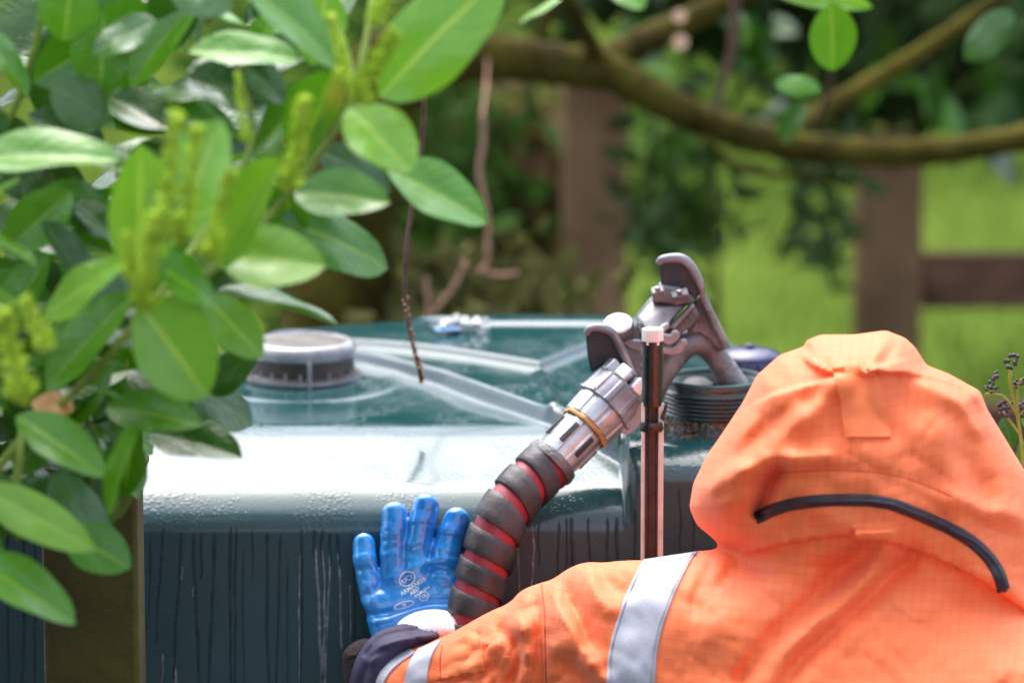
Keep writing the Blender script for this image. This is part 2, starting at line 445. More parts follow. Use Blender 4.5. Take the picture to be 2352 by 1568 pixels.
M['tape'] = mat('black_tape', (.012, .008, .010), .28, .3, 40, .0006, 120, coat=.4)
M['rust'] = mat('rusty_rod', (.045, .026, .021), .7, .4, 60, .0008, 200)
M['channel'] = mat('cream_plastic', (.58, .56, .54), .5, .12, 50, .0002, 120)
M['paperwhite'] = mat('white_plastic', (.75, .73, .70), .5, .05, 50)
M['bark'] = mat('mossy_bark', (.046, .034, .006), .9, .4, 14, .006, 50, spec=.1, col2=(.095, .082, .012))
M['bark_lt'] = mat('brown_bark', (.10, .062, .03), .85, .35, 18, .003, 60)
M['twig'] = mat('twig_bark', (.085, .045, .030), .85, .4, 60, .001, 200)
M['twig_pink'] = mat('reddish_twig', (.36, .19, .13), .8, .3, 50, .001, 200)
M['postwood'] = mat('weathered_wood', (.23, .135, .078), .9, .3, 5, .002, 60, spec=.1, col2=(.33, .20, .115))
M['railwood'] = mat('dark_stained_rail', (.15, .078, .055), .9, .3, 12, .002, 60, spec=.1)
M['mosswood'] = mat('mossy_post', (.055, .038, .008), .9, .35, 9, .004, 50, col2=(.075, .07, .01))
M['spot_pink'] = mat('light_spot_pink', (.75, .46, .30), .7, .1, 50)  # pink glow of the blurred light spots, put into the colour
M['grass'] = mat('meadow_grass', (.062, .108, .016), .95, .3, .9, .02, 20, col2=(.115, .170, .028), spec=0)
M['blade'] = mat('grass_blade', (.06, .115, .014), .9, .4, 3, trans=.3, spec=0, col2=(.12, .185, .028))
M['foliage_dark'] = mat('dark_foliage', (.022, .048, .014), .85, .4, 3, trans=.2, col2=(.055, .10, .03), spec=.15)
M['foliage_mid'] = mat('mid_foliage', (.04, .10, .018), .85, .4, 3, trans=.25, col2=(.09, .20, .03), spec=.15)
M['foliage_olive'] = mat('olive_foliage', (.075, .095, .02), .85, .4, 3, trans=.25, col2=(.15, .14, .045), spec=.15)
M['foliage_brown'] = mat('dead_leaves', (.13, .06, .022), .8, .4, 5, trans=.15, col2=(.24, .13, .06))
M['leaf'] = leaf_material('laurel_leaf', (.040, .185, .002), (.105, .31, .004), (.26, .44, .03))
M['leaf_pale'] = leaf_material('laurel_leaf_young', (.11, .32, .010), (.21, .44, .022), (.38, .58, .06), .36, .35)
M['leaf_dark'] = leaf_material('laurel_leaf_shaded', (.018, .085, .003), (.040, .14, .006), (.09, .18, .02), .3, .15)  # laurel green darkened, the shade put into the colour
M['leaf_orange'] = leaf_material('laurel_leaf_dying', (.55, .24, .05), (.6, .3, .08), (.6, .3, .1), .5, .2)
M['bud'] = mat('yellow_green_bud', (.46, .68, .045), .8, .25, 30, trans=.3, spec=.1, col2=(.66, .84, .11))
M['stem'] = mat('young_green_stem', (.22, .30, .05), .6, .2, 40)
M['berry'] = mat('dark_berry', (.035, .028, .05), .4, .3, 60)
M['concrete'] = mat('concrete_slab', (.25, .24, .22), .9, .2, 20, .003, 90)
M['rag'] = mat('wet_pale_lump', (.45, .48, .55), .3, .3, 60, .002, 200, coat=.5, col2=(.7, .66, .64))
M['skin'] = mat('skin', (.45, .24, .17), .5, .1, 20)
M['boot'] = mat('black_boot', (.02, .02, .02), .5, .2, 20)

# ------------------------------------------------------------------ ground
gb = MB(); n = 60
xs = np.linspace(-60, 60, n); ys = np.linspace(-20, 110, n)
vs = [(x, y, 0.02 * math.sin(x * 1.3) * math.sin(y * .9) if y > 2.5 else 0) for y in ys for x in xs]
gb.add(vs, [(j * n + i, j * n + i + 1, (j + 1) * n + i + 1, (j + 1) * n + i) for j in range(n - 1) for i in range(n - 1)])
g = gb.build('ground', M['grass'], smooth=True); tag(g, kind='structure')

pb = MB(); nx2, ny2 = 50, 50
px_ = np.linspace(-14, 14, nx2); py_ = np.linspace(-16, 1.9, ny2)
pb.add([(x, y + .15 * math.sin(x * 2.1) * (y > 1.5), .006 + .004 * random.random()) for y in py_ for x in px_], [(j * nx2 + i, j * nx2 + i + 1, (j + 1) * nx2 + i + 1, (j + 1) * nx2 + i) for j in range(ny2 - 1) for i in range(nx2 - 1)])
o = pb.build('added_gravel', mat('wet_gravel', (.05, .048, .048), .8, .4, 40, .006, 90, col2=(.12, .11, .105)), smooth=True); tag(o, kind='structure')  # out of view, added to keep green bounce off the tank wall

# grass blades in the strip the camera sees past the tank
def blades(name, N_, region, hmin, hmax, m, wid=.008):
    v = np.zeros((N_, 3, 3)); x0, x1, y0, y1 = region
    bx = np.random.uniform(x0, x1, N_); by = np.random.uniform(y0, y1, N_)
    an = np.random.uniform(0, math.pi, N_); h = np.random.uniform(hmin, hmax, N_); ln = np.random.normal(0, .35, (N_, 2)) * h[:, None]
    v[:, 0] = np.stack([bx - np.cos(an) * wid, by - np.sin(an) * wid, 0 * bx - .02], 1)
    v[:, 1] = np.stack([bx + np.cos(an) * wid, by + np.sin(an) * wid, 0 * bx - .02], 1)
    v[:, 2] = np.stack([bx + ln[:, 0], by + ln[:, 1], h], 1)
    f = np.arange(N_ * 3).reshape(-1, 3)
    me = mesh_np(name, v.reshape(-1, 3), f)
    o = link(name, me, m, smooth=False); return o
o = blades('grass', 60000, (-3, 3.2, 2.2, 22), .02, .055, M['blade'], .012)
tag(o, 'long bright green meadow grass behind the tank and fence', 'grass', kind='stuff')

# ------------------------------------------------------------------ tank
X0, X1, Y0, Y1, CR = -0.98, 0.35, 0.0, 0.76, 0.14
ZE = 1.249
def build_tank():
    root = empty('oil_tank', ((X0 + X1) / 2, .4, 0), 'big wet dark green plastic oil tank with ribbed top and streaked front wall', 'oil tank')
    nxs, nys = 620, 330
    tx = np.linspace(0, 1, nxs); ty = np.linspace(0, 1, nys)
    ex = .5 - .5 * np.cos(tx * math.pi); xs = X0 + (X1 - X0) * (.35 * ex + .65 * tx)
    ey = .12 * (.5 - .5 * np.cos(ty * math.pi)) + .88 * ty ** 1.7
    def inset(x):
        d = np.minimum(x - X0, X1 - x); d = np.clip(d, 0, CR)
        return CR - np.sqrt(np.maximum(CR ** 2 - (CR - d) ** 2, 0))
    ins = inset(xs)
    Xg = np.repeat(xs[:, None], nys, 1)
    Yg = (Y0 + ins)[:, None] + ((Y1 - ins) - (Y0 + ins))[:, None] * ey[None]
    # distance to the footprint edge
    qx = np.abs(Xg - (X0 + X1) / 2) - ((X1 - X0) / 2 - CR); qy = np.abs(Yg - (Y0 + Y1) / 2) - ((Y1 - Y0) / 2 - CR)
    e = CR - (np.hypot(np.maximum(qx, 0), np.maximum(qy, 0)) + np.minimum(np.maximum(qx, qy), 0)); e = np.maximum(e, 0)
    ss = lambda t: np.clip(t, 0, 1) ** 2 * (3 - 2 * np.clip(t, 0, 1))
    Yf = Yg
    # sloping shoulder then nearly level top
    sl = math.tan(R(13)); y1, y2 = .150, .215
    prof = np.where(Yf < y1, Yf * sl, np.where(Yf < y2, y1 * sl + (Yf - y1) * sl - sl * (Yf - y1) ** 2 / (2 * (y2 - y1)), y1 * sl + (y2 - y1) * sl / 2))
    z = ZE + prof + .012 * np.exp(-((Xg - .05) / .35) ** 2) * ss((Yf - .3) / .3)
    # raised panels
    def yline(pts, zz=1.295):
        q = [PZ(a, b, zz if b < 1050 else zz - .035) for a, b in pts]; q = sorted([(p.x, p.y) for p in q])
        return np.interp(Xg, [p[0] for p in q], [p[1] for p in q]), q
    def step(pts, w, zz=1.295):
        yl, q = yline(pts, zz)
        sx = np.gradient(yl, axis=0) / np.maximum(np.gradient(Xg, axis=0), 1e-6)
        d = (Yf - yl) / np.sqrt(1 + sx ** 2)
        return ss(d / w + .5)
    B = step([(300, 700), (800, 828), (1020, 885), (1250, 962), (1430, 1085), (1440, 1118), (1500, 1150), (2200, 1200)], .010)
    plat = 1.2985 + .02 * Yf + .004 * np.exp(-((Xg - .05) / .35) ** 2)
    z = z * (1 - B) + np.maximum(plat, z + .003) * B
    A = step([(300, 690), (800, 818), (1020, 846), (1240, 880), (1262, 872), (1350, 838), (1520, 770)], .008)
    z = z + .008 * A
    A2 = step([(900, 770), (1100, 800), (1400, 800), (1500, 775)], .014)
    z = z + .0035 * A2 * ss((Xg + .15) / .05)
    # ridge joining the two panels
    p0 = PZ(1240, 880, 1.30); p1 = PZ(1272, 950, 1.30)
    t = np.clip(((Xg - p0.x) * (p1.x - p0.x) + (Yf - p0.y) * (p1.y - p0.y)) / ((p1 - p0).length ** 2), 0, 1)
    d = np.hypot(Xg - p0.x - t * (p1.x - p0.x), Yf - p0.y - t * (p1.y - p0.y))
    z += .006 * np.exp(-(d / .008) ** 2)
    # ring pressed round the cap
    cc = PZ(690, 862, 1.30); dc = np.hypot(Xg - cc.x, Yf - cc.y)
    z += .0014 * np.exp(-((dc - .108) / .008) ** 2)
    z -= .045 * ss((Xg - .10) / .28) * ss((Yf - .25) / .35)
    z -= .016 * ss((-.05 - Xg) / .30) * ss((Yf - .35) / .35)
    z += .0006 * vnoise(Xg, Yf, .05, 3) + .0012 * vnoise(Xg, Yf, .16, 4)
    # rounded rim
    EC = .052; RR = .010
    q_ = np.maximum(EC - e, 0); drop = q_ ** 2 / (2 * EC) * .92
    drop += np.where(e < RR, RR - np.sqrt(np.maximum(RR ** 2 - (RR - e) ** 2, 0)), 0) * 1.1
    zr = np.where(Yf < .1, np.minimum(z, z), z) - drop
    # back panel falls away
    zr -= .05 * ss((Yf - (Y1 - .10)) / .2) ** 1.0
    V = np.stack([Xg, Yg, zr], -1).reshape(-1, 3)
    I = np.arange(nxs * nys).reshape(nxs, nys)
    F = [np.stack([I[:-1, :-1], I[1:, :-1], I[1:, 1:], I[:-1, 1:]], -1).reshape(-1, 4)]
    loop = np.concatenate([I[:, 0], I[-1, 1:], I[-2::-1, -1], I[0, -2:0:-1]])
    nl = len(loop); cur = loop; VV = [V]; base = len(V)
    for zz in (1.20, 1.0, .7, .4, .12):
        nv = V[loop].copy(); nv[:, 2] = np.minimum(zz, nv[:, 2] - .002)
        new = np.arange(base, base + nl); base += nl; VV.append(nv)
        F.append(np.stack([cur, new, np.roll(new, -1), np.roll(cur, -1)], -1)); cur = new
    me = mesh_np('tank_body', np.concatenate(VV), np.concatenate(F))
    body = link('tank_body', me, M['tank'], root)
    return root, body, BVHTree.FromObject(body, bpy.context.evaluated_depsgraph_get())
tank, tank_body, _ = build_tank()
dg = bpy.context.evaluated_depsgraph_get()
TB = BVHTree.FromPolygons([tuple(v.co) for v in tank_body.data.vertices], [tuple(p.vertices) for p in tank_body.data.polygons])
def tank_z(x, y):
    h = TB.ray_cast(Vector((x, y, 3)), Vector((0, 0, -1))); return h[0].z if h[0] else 1.3
def on_tank(px, py):
    h = TB.ray_cast(CAM, ray(px, py).normalized()); return h[0] if h[0] else PZ(px, py, 1.3)
pl = MB()
for i in range(3):
    pl.box((-.78 + i * .47, .4, .055), (.46, .95, .11))
o = pl.build('plinth', M['concrete'], tank, bevel=.006)

# water runs down the front wall: wet dark ones and pale chalky ones
def run(px, py0, py1, drift, w, m, seed, taper=True):
    rs = random.Random(seed); n_ = 26; vs = []; fs = []; x = 0; vx = 0
    zt, zb = P(px, py0, 0).z, P(px, py1, 0).z; x0 = P(px, py0, 0).x; dx = drift / 2200.
    for i in range(n_ + 1):
        t = i / n_; vx = vx * .6 + rs.uniform(-1, 1) * .00035; x += vx; x *= .93
        z = zt + (zb - zt) * t; ww = w * (1 - .45 * t if taper else 1) * rs.uniform(.75, 1.2) * (.35 if i in (0, n_) else 1)
        xc = x0 + dx * t + x; h = TB.ray_cast(Vector((xc, -1, z)), Vector((0, 1, 0))); y = h[0].y if h[0] else 0
        vs += [(xc - ww / 2, y + .0002, z), (xc - ww * .25, y - .0007, z), (xc + ww * .25, y - .0007, z), (xc + ww / 2, y + .0002, z)]
    for i in range(n_):
        for j in range(3): fs.append((4 * i + j, 4 * i + j + 1, 4 * i + j + 5, 4 * i + j + 4))
    mb = MB(); mb.add(vs, fs); return mb.build('water_run', m, tank, smooth=True, angle=180)
M['wetrun'] = mat('wet_run', (.016, .034, .040), .5, .3, 60, .0002, 300, spec=.25)
M['palerun'] = mat('pale_run', (.16, .17, .21), .25, .4, 90, .0003, 300, col2=(.30, .30, .36))
for i, (x, y0, y1, dr, w) in enumerate([(346, 1222, 1450, -14, 8), (376, 1205, 1480, -22, 9), (417, 1222, 1560, -26, 11), (446, 1222, 1640, 4, 12), (465, 1222, 1330, -8, 9), (493, 1222, 1640, -22, 11), (530, 1210, 1640, -6, 10), (544, 1210, 1640, -6, 9),
        (615, 1222, 1640, 4, 10), (646, 1222, 1640, -14, 8), (693, 1215, 1640, -8, 8), (722, 1215, 1300, 0, 9), (741, 1215, 1290, 0, 7), (759, 1225, 1300, 0, 8), (776, 1225, 1300, 4, 10), (808, 1215, 1560, 0, 6), (19, 1180, 1640, -5, 8), (54, 1180, 1640, -12, 9), (83, 1180, 1640, -10, 8),
        (1284, 1200, 1400, 4, 7), (1300, 1190, 1400, 2, 6), (1313, 1190, 1350, 5, 12), (1351, 1190, 1400, 2, 7), (1394, 1190, 1400, 3, 9), (1417, 1190, 1400, 7, 10), (1459, 1170, 1300, 2, 7), (1560, 1120, 1300, 3, 6), (1590, 1120, 1300, 2, 6), (560, 1260, 1640, 5, 4), (660, 1290, 1640, -4, 4), (580, 1215, 1330, 2, 5), (1240, 1200, 1300, 2, 6)]):
    run(x, y0, y1, dr, w / 2200., M['wetrun'], i)
for i, (x, y0, y1, dr, w) in enumerate([(689, 1270, 1640, -8, 3.2), (726, 1258, 1600, 10, 6.5), (739, 1262, 1590, 6, 5.5), (757, 1270, 1500, -12, 5), (775, 1268, 1490, 12, 5), (805, 1340, 1560, 1, 3), (1187, 1255, 1375, 12, 3.6), (1224, 1208, 1350, -3, 4.2), (374, 1500, 1640, -5, 3), (400, 1510, 1640, -6, 6), (447, 1340, 1370, 0, 3), (418, 1300, 1330, 0, 3), (745, 1430, 1580, -6, 7)]):
    run(x, y0, y1, dr, w / 2200., M['palerun'], 50 + i, False)

# left screw cap
def cap_left():
    c = on_tank(690, 892); cx, cy = c.x, c.y + .062; zb = tank_z(cx, cy)
    root = empty('screw_cap', (cx, cy, zb), 'round black screw cap with grey worn rim, half hidden by the laurel leaves', 'tank cap')
    m = MB(); m.lathe((cx, cy, zb - .004), (cx, cy, zb + 1), [(0, .064), (.010, .064), (.013, .060), (.026, .0585), (.030, .0575)], 64); m.build('collar', M['blackcap'], root, smooth=True)
    m = MB(); m.lathe((cx, cy, zb + .002), (cx, cy, zb + 1), [(0, .0655), (.0025, .0660), (.004, .0655)], 64, cap=False); m.build('base_ring', M['rimgrey'], root, smooth=True)
    m = MB(); m.lathe((cx, cy, zb + .026), (cx, cy, zb + 1), [(0, .0575), (.002, .0605), (.010, .0615), (.015, .060), (.0180, .0565), (.0185, .052), (.0170, .0505)], 64, cap=False); m.build('rim', M['rimgrey'], root, smooth=True)
    m = MB(); m.lathe((cx, cy, zb + .036), (cx, cy, zb + 1), [(0, .0515), (.0070, .0510), (.0078, .03), (.0080, .002)], 48); m.build('lid', M['captop'], root, smooth=True)
    first = None
    for k in range(-4, 5):
        a = -math.pi / 2 + k * .26
        if k == 1: continue
        m = MB(); m.tube([(cx + .0655 * math.cos(a), cy + .0655 * math.sin(a), zb + z) for z in (.006, .012, .016)], [.001, .0014, .0016], 6)
        m.build('stud', M['rimgrey'], root, smooth=True)
    a = -math.pi / 2 + .16
    m = MB(); m.tube([(cx + r * math.cos(a), cy + r * math.sin(a), zb + z) for r, z in ((.0665, .0), (.068, .012), (.067, .022), (.063, .030))], .0024, 8); m.build('latch', M['rimgrey'], root, smooth=True)
cap_left()

# navy cap behind
def cap_navy():
    c = on_tank(1722, 905); cx, cy = P(1722, 820, .40).x, .40; zb = tank_z(cx, cy)
    ztop = P(1722, 800, .40).z
    root = empty('navy_cap', (cx, cy, zb), 'ribbed navy blue screw cap behind the filler neck', 'tank cap')
    m = MB(); m.lathe((cx, cy, zb - .003), (cx, cy, 9), [(0, .04), (ztop - zb - .034, .038), (ztop - zb - .03, .036)], 48); m.build('neck', M['neck'], root, smooth=True)
    m = MB()
    rf = lambda a: 1 + .035 * (max(0, math.cos(a * 14)) ** 8)
    m.lathe((cx, cy, ztop - .036), (cx, cy, 9), [(0, .0365), (.003, .0378), (.024, .0378), (.0262, .0366)], 168, rf); m.build('cap_skirt', M['navycap'], root, smooth=True)
    m = MB(); m.lathe((cx, cy, ztop - .010), (cx, cy, 9), [(0, .0350), (.002, .0355), (.006, .032), (.010, .018), (.011, .002)], 48); m.build('cap_top', M['navycap'], root, smooth=True)
    m = MB(); m.lathe((cx, cy, ztop), (cx, cy, 9), [(0, .006), (.004, .006), (.0055, .004)], 6); m.build('knob', M['navycap'], root, bevel=.0006)
cap_navy()

# filler neck with thread
NX, NY = P(1645, 900, .125).x, .128
NZB = tank_z(NX, NY)
NZT = P(1645, 870, .125).z
def neck():
    root = empty('filler_neck', (NX, NY, NZB), 'dark green threaded filler neck holding the nozzle spout', 'filler neck')
    H = NZT - NZB; r0 = .0535
    prof = [(-.004, r0 + .004), (.002, r0 + .003), (.006, r0)]
    nt = 6; z0 = .014; dz = (H - .024) / nt
    for i in range(nt):
        z = z0 + i * dz
        prof += [(z, r0 - .001), (z + dz * .35, r0 - .0008), (z + dz * .5, r0 + .0042), (z + dz * .75, r0 + .0044), (z + dz * .95, r0 - .0008)]
    prof += [(H - .006, r0 + .0006), (H - .001, r0 + .001), (H, r0), (H, r0 - .004), (H - .02, r0 - .005), (.01, r0 - .005)]
    m = MB(); m.lathe((NX, NY, NZB), (NX, NY, 9), prof, 72, cap=False); m.build('threaded_ring', M['neck'], root, smooth=True, angle=180)
    m = MB(); m.lathe((NX, NY, NZB + .008), (NX, NY, 9), [(0, .048), (.002, .048)], 32); m.build('inner_bottom', M['metal_dark'], root)
    m = MB(); m.lathe((NX, NY, NZB + H - .002), (NX, NY, 9), [(0, .0547), (.0025, .0549), (.0040, .0535), (.0040, .0500), (.001, .0487)], 72, cap=False); m.build('top_rim', M['neckrim'], root, smooth=True)
    m = MB()
    for i in range(520):
        a = random.uniform(math.pi, 2 * math.pi) ; k = random.random() ** 1.7
        r = r0 + .003 + random.random() ** 2 * .022 * (1 - k); z = NZB + k * .012 + .0005
        if k < .15: z = tank_z(NX + r * math.cos(a), NY + r * math.sin(a)) + .0006
        s_ = random.uniform(.0006, .0018)
        m.box((NX + r * math.cos(a), NY + r * math.sin(a), z), (s_, s_ * 1.3, s_), Matrix.Rotation(random.random() * 3, 3, 'Z') @ Matrix.Rotation(random.random() * 3, 3, 'X'))
    o = m.build('grit', M['grit'], root); o['kind'] = 'stuff'
neck()

# pale wet lump on the far edge of the tank
c = on_tank(1050, 762)
root = empty('wet_clod', c, 'small pale wet clod of leaves and ice lying near the tank rear edge', 'debris')
m = MB()
for i in range(26):
    u = random.random(); p = Vector((c.x - .030 + u * .062 + random.uniform(-.003, .003), c.y + random.uniform(-.012, .012), c.z + random.uniform(.001, .006 + .010 * math.sin(u * 2.6))))
    m.lathe(p - Vector((0, 0, .003)), p + Vector((random.uniform(-.6, .6), random.uniform(-.6, .6), 1)), [(0, .002), (.002, random.uniform(.004, .007)), (.005, .005), (.007, .001)], 8)
m.build('clump', M['rag'], root, smooth=True)
m = MB(); m.box((c.x - .012, c.y - .012, c.z + .005), (.028, .012, .003), Matrix.Rotation(.2, 3, 'Z')); m.build('blue_scrap', mat('pale_blue_scrap', (.25, .45, .75), .4), root, bevel=.0008)

# ------------------------------------------------------------------ nozzle, couplings and hose
def nozzle():
    p_in = P(1674, 870, .128)
    root = empty('fuel_nozzle', (p_in.x, .128, NZB + .02), 'grey cast metal delivery nozzle hooked into the filler neck', 'nozzle')
    metal = M['metal']
    def plate(name, pts, Y, th, m, bev=.0015, lean=0.0, dx=0.0):
        ym = sum(p[1] for p in pts) / len(pts)
        mb = MB(); mb.prism([P(x, y, Y + (ym - y) * lean) for x, y in pts], (dx, th, 0)); return mb.build(name, m, root, bevel=bev)
    # bent spout over the arch and down into the neck
    pts = smooth_line([tuple(P(1492, 905, .088)), tuple(P(1512, 868, .092)), tuple(P(1546, 822, .10)), tuple(P(1572, 793, .105)), tuple(P(1602, 783, .11)), tuple(P(1632, 800, .115)), tuple(P(1657, 836, .122)), tuple(P(1680, 880, .128)), tuple(P(1694, 912, .13))], 3)
    k = len(pts); rad = [.0150 - .0022 * min(1, i / k * 1.6) for i in range(k)]
    m = MB(); m.tube(pts, rad, 28); m.build('spout', metal, root, smooth=True)
    a = P(1662, 843, .1235); b = P(1692, 905, .130)
    m = MB(); m.lathe(a, b, [(0, .0130), (.003, .0142), (.018, .0160), (.024, .0175), (.0262, .0178), (.0275, .015)], 36); m.build('spout_collar', metal, root, smooth=True)
    m = MB(); m.lathe(P(1600, 868, .145), P(1601, 940, .145), [(0, .010), (.006, .018), (.035, .018)], 28); m.build('shaded_insert', M['metal_dark'], root, smooth=True)  # dark plug added for the shaded inside under the arch
    # casting that carries the guard and closes the back of the arch
    plate('rear_casting', [(1590, 696), (1608, 668), (1616, 680), (1626, 705), (1640, 735), (1660, 775), (1668, 800), (1650, 812), (1630, 785), (1606, 770), (1576, 768), (1590, 742)], .100, .026, metal, .004)
    plate('side_wall', [(1594, 703), (1609, 728), (1590, 752), (1560, 770), (1540, 800), (1515, 840), (1498, 862), (1482, 850), (1470, 800), (1500, 778), (1548, 752)], .086, .026, metal, .0025)
    plate('saddle', [(1516, 654), (1560, 660), (1596, 684), (1592, 702), (1560, 702), (1496, 694), (1508, 672)], .080, .026, metal, .003)
    # flat top plate with its side rail
    plate('valve_body', [(1462, 732), (1497, 690), (1584, 694), (1552, 730), (1534, 756), (1520, 790), (1478, 790), (1466, 760)], .078, .030, metal, .003, .0004)
    plate('top_plate', [(1465, 728), (1499, 693), (1577, 697), (1548, 727), (1530, 749), (1480, 751)], .073, .005, M['metal_mid'], .0010, .0004)
    plate('side_rail', [(1538, 753), (1588, 700), (1597, 702), (1550, 757)], .068, .014, M['metal_mid'], .0012)
    # cupped guard at the top: dark inside, thick pale rim
    plate('guard_plate', [(1513, 606), (1520, 598), (1566, 599), (1582, 612), (1600, 642), (1610, 668), (1598, 690), (1576, 670), (1552, 662), (1520, 657), (1515, 632)], .084, .010, M['metal_dark'], .0028)
    rim = smooth_line([tuple(P(x, y, .083)) for x, y in [(1513, 607), (1517, 597), (1538, 593), (1566, 593), (1585, 608), (1602, 638), (1613, 664), (1612, 680)]], 2)
    m = MB(); m.tube(rim, [.0034 + .0022 * math.sin(math.pi * min(1, i / (len(rim) - 1) * 1.1)) for i in range(len(rim))], 14); m.build('guard_rim', M['metal_mid'], root, smooth=True)
    rim = smooth_line([tuple(P(x, y, .092)) for x, y in [(1612, 678), (1624, 704), (1640, 738), (1658, 775), (1668, 800)]], 2)
    m = MB(); m.tube(rim, .0048, 14); m.build('guard_spine', metal, root, smooth=True)
    for (x, y, w, h) in ((1513, 674, .014, .012), (1563, 681, .018, .011)):
        m = MB(); m.box(P(x, y, .066), (w, .014, h), Matrix.Rotation(R(-16), 3, 'Y') @ Matrix.Rotation(R(22), 3, 'X')); m.build('stud_block', metal, root, bevel=.0014)
        m = MB(); q = P(x - 3, y - 9, .060); m.lathe(q, q + Vector((-.1, -.3, 1)), [(0, .0030), (.003, .0030), (.0035, .002)], 12); m.build('pin', M['metal_mid'], root, smooth=True)
    # round boss with white face
    q = P(1419, 741, .064); ax = Vector((-.10, -.55, .83)).normalized()
    m = MB(); m.lathe(q - ax * .016, q + ax, [(0, .0155), (.004, .0168), (.0125, .0168), (.0155, .0155), (.0162, .0120), (.0140, .0112)], 36, rfun=lambda t: 1 + .012 * math.cos(t * 9), cap=False); m.build('dial_boss', M['metal_mid'], root, smooth=True)
    m = MB(); m.lathe(q - ax * .003, q + ax, [(0, .0114), (.0024, .0114)], 32); m.build('dial', M['paperwhite'], root)
    m = MB(); m.box(q + ax * (-.0001), (.0009, .009, .0007), ax.to_track_quat('Z', 'Y').to_matrix() @ Matrix.Rotation(R(8), 3, 'Z')); m.build('needle', M['tape'], root)
    plate('boss_block', [(1418, 762), (1460, 745), (1476, 775), (1478, 800), (1440, 796), (1424, 782)], .070, .022, metal, .003)
    plate('boss_foot', [(1430, 778), (1478, 782), (1484, 800), (1478, 812), (1446, 802), (1430, 790)], .060, .012, M['metal_mid'], .0016)
    # lower guard wing and the bracket down to the coupling
    plate('wing_plate', [(1345, 768), (1352, 757), (1385, 757), (1402, 768), (1416, 790), (1440, 845), (1452, 880), (1420, 850), (1385, 840), (1358, 858), (1349, 815)], .056, .009, M['metal_dark'], .0028)
    rim = smooth_line([tuple(P(x, y, .054)) for x, y in [(1347, 768), (1354, 753), (1382, 751), (1404, 761), (1420, 785), (1438, 825), (1456, 870), (1474, 912)]], 2)
    m = MB(); m.tube(rim, [.0036 + .0016 * math.sin(math.pi * i / (len(rim) - 1)) for i in range(len(rim))], 14); m.build('wing_rim', M['metal_mid'], root, smooth=True)
    plate('bracket', [(1424, 782), (1480, 798), (1486, 860), (1486, 930), (1474, 920), (1452, 868), (1432, 815)], .062, .024, metal, .003)
    # lever catches to the right of the rod
    plate('lever_catch', [(1518, 800), (1552, 798), (1566, 780), (1576, 780), (1580, 792), (1564, 814), (1545, 818), (1518, 812)], .052, .010, M['metal_mid'], .0014)
    plate('lever_catch', [(1518, 786), (1538, 794), (1556, 785), (1563, 772), (1558, 760), (1546, 760), (1540, 770), (1520, 766)], .044, .010, M['metal_mid'], .0014)
    plate('lever_catch', [(1512, 755), (1530, 742), (1538, 742), (1536, 752), (1522, 768), (1512, 768)], .05, .010, M['metal_lt'], .0014)
    return root
noz = nozzle()

def couplings():
    a = P(1452, 872, .055); b = P(1250, 1078, .0)         # down the hose
    ax = (b - a); Ltot = ax.length; ax.normalize()
    at = lambda t: a + ax * t
    root = empty('hose_coupling', at(.05), 'ribbed silver and grey metal coupling joining nozzle and hose', 'coupling')
    rib = lambda n_, d, w=6: (lambda t: 1 + d * (1 if math.cos(t * n_) > .80 else 0))
    m = MB(); m.lathe(at(0), b, [(0, .022), (.010, .024)], 36); m.build('shaft', M['metal_dark'], root, smooth=True)
    for k in range(8):
        an = k / 8 * 2 * math.pi + .15
        u = ax.cross(Vector((0, 0, 1))).normalized(); w = ax.cross(u)
        rot = Matrix((u * math.cos(an) + w * math.sin(an), ax, (u * math.cos(an) + w * math.sin(an)).cross(ax))).transposed()
        m = MB(); m.box(at(.009) + (u * math.cos(an) + w * math.sin(an)) * .0262, (.014, .016, .015), rot); m.build('lug', M['metal_lt'], root, bevel=.002)
    m = MB(); m.lathe(at(.016), b, [(0, .0300), (.002, .0320), (.026, .0330), (.0275, .0345), (.0300, .0345), (.031, .032)], 96, lambda t: 1 + .045 * (1 if math.cos(t * 10) > .55 else 0)); m.build('grey_collar', M['metal_mid'], root, smooth=True, angle=25)
    m = MB(); m.lathe(at(.045), b, [(0, .0310), (.003, .0315), (.026, .0300), (.028, .0275)], 96, lambda t: 1 - .05 * (1 if math.cos(t * 9) > .72 else 0)); m.build('silver_collar', M['metal_lt'], root, smooth=True, angle=25)
    m = MB(); m.lathe(at(.071), b, [(0, .0292), (.0008, .0302), (.005, .0300), (.006, .0290)], 8, cap=False); m.build('brass_strap', M['brass'], root, bevel=.0008)
    m = MB(); m.lathe(at(.075), b, [(0, .0235), (.016, .0240), (.036, .0235), (.048, .0222), (.049, .021)], 96, lambda t: 1 + .07 * (1 if math.cos(t * 6 + .6) > .1 else 0)); m.build('hose_clamp', M['metal_lt'], root, smooth=True, angle=25)
    m = MB(); m.lathe(at(.120), b, [(0, .0262), (.001, .0285), (.008, .0300), (.0115, .0290), (.012, .026)], 40); m.build('end_ring', M['metal'], root, smooth=True)
    for an in (.9, 2.0, 3.1, 4.0, 5.0):
        u = ax.cross(Vector((0, 0, 1))).normalized(); w = ax.cross(u); r_ = u * math.cos(an) + w * math.sin(an)
        rot = Matrix((r_, ax, r_.cross(ax))).transposed()
        m = MB(); m.box(at(.096) + r_ * .0250, (.004, .026, .006), rot); m.build('clamp_slot', M['metal_dark'], root, bevel=.0006)
    # torn tape flap hanging beside it
    return root, at, ax
coup, cat, cax = couplings()

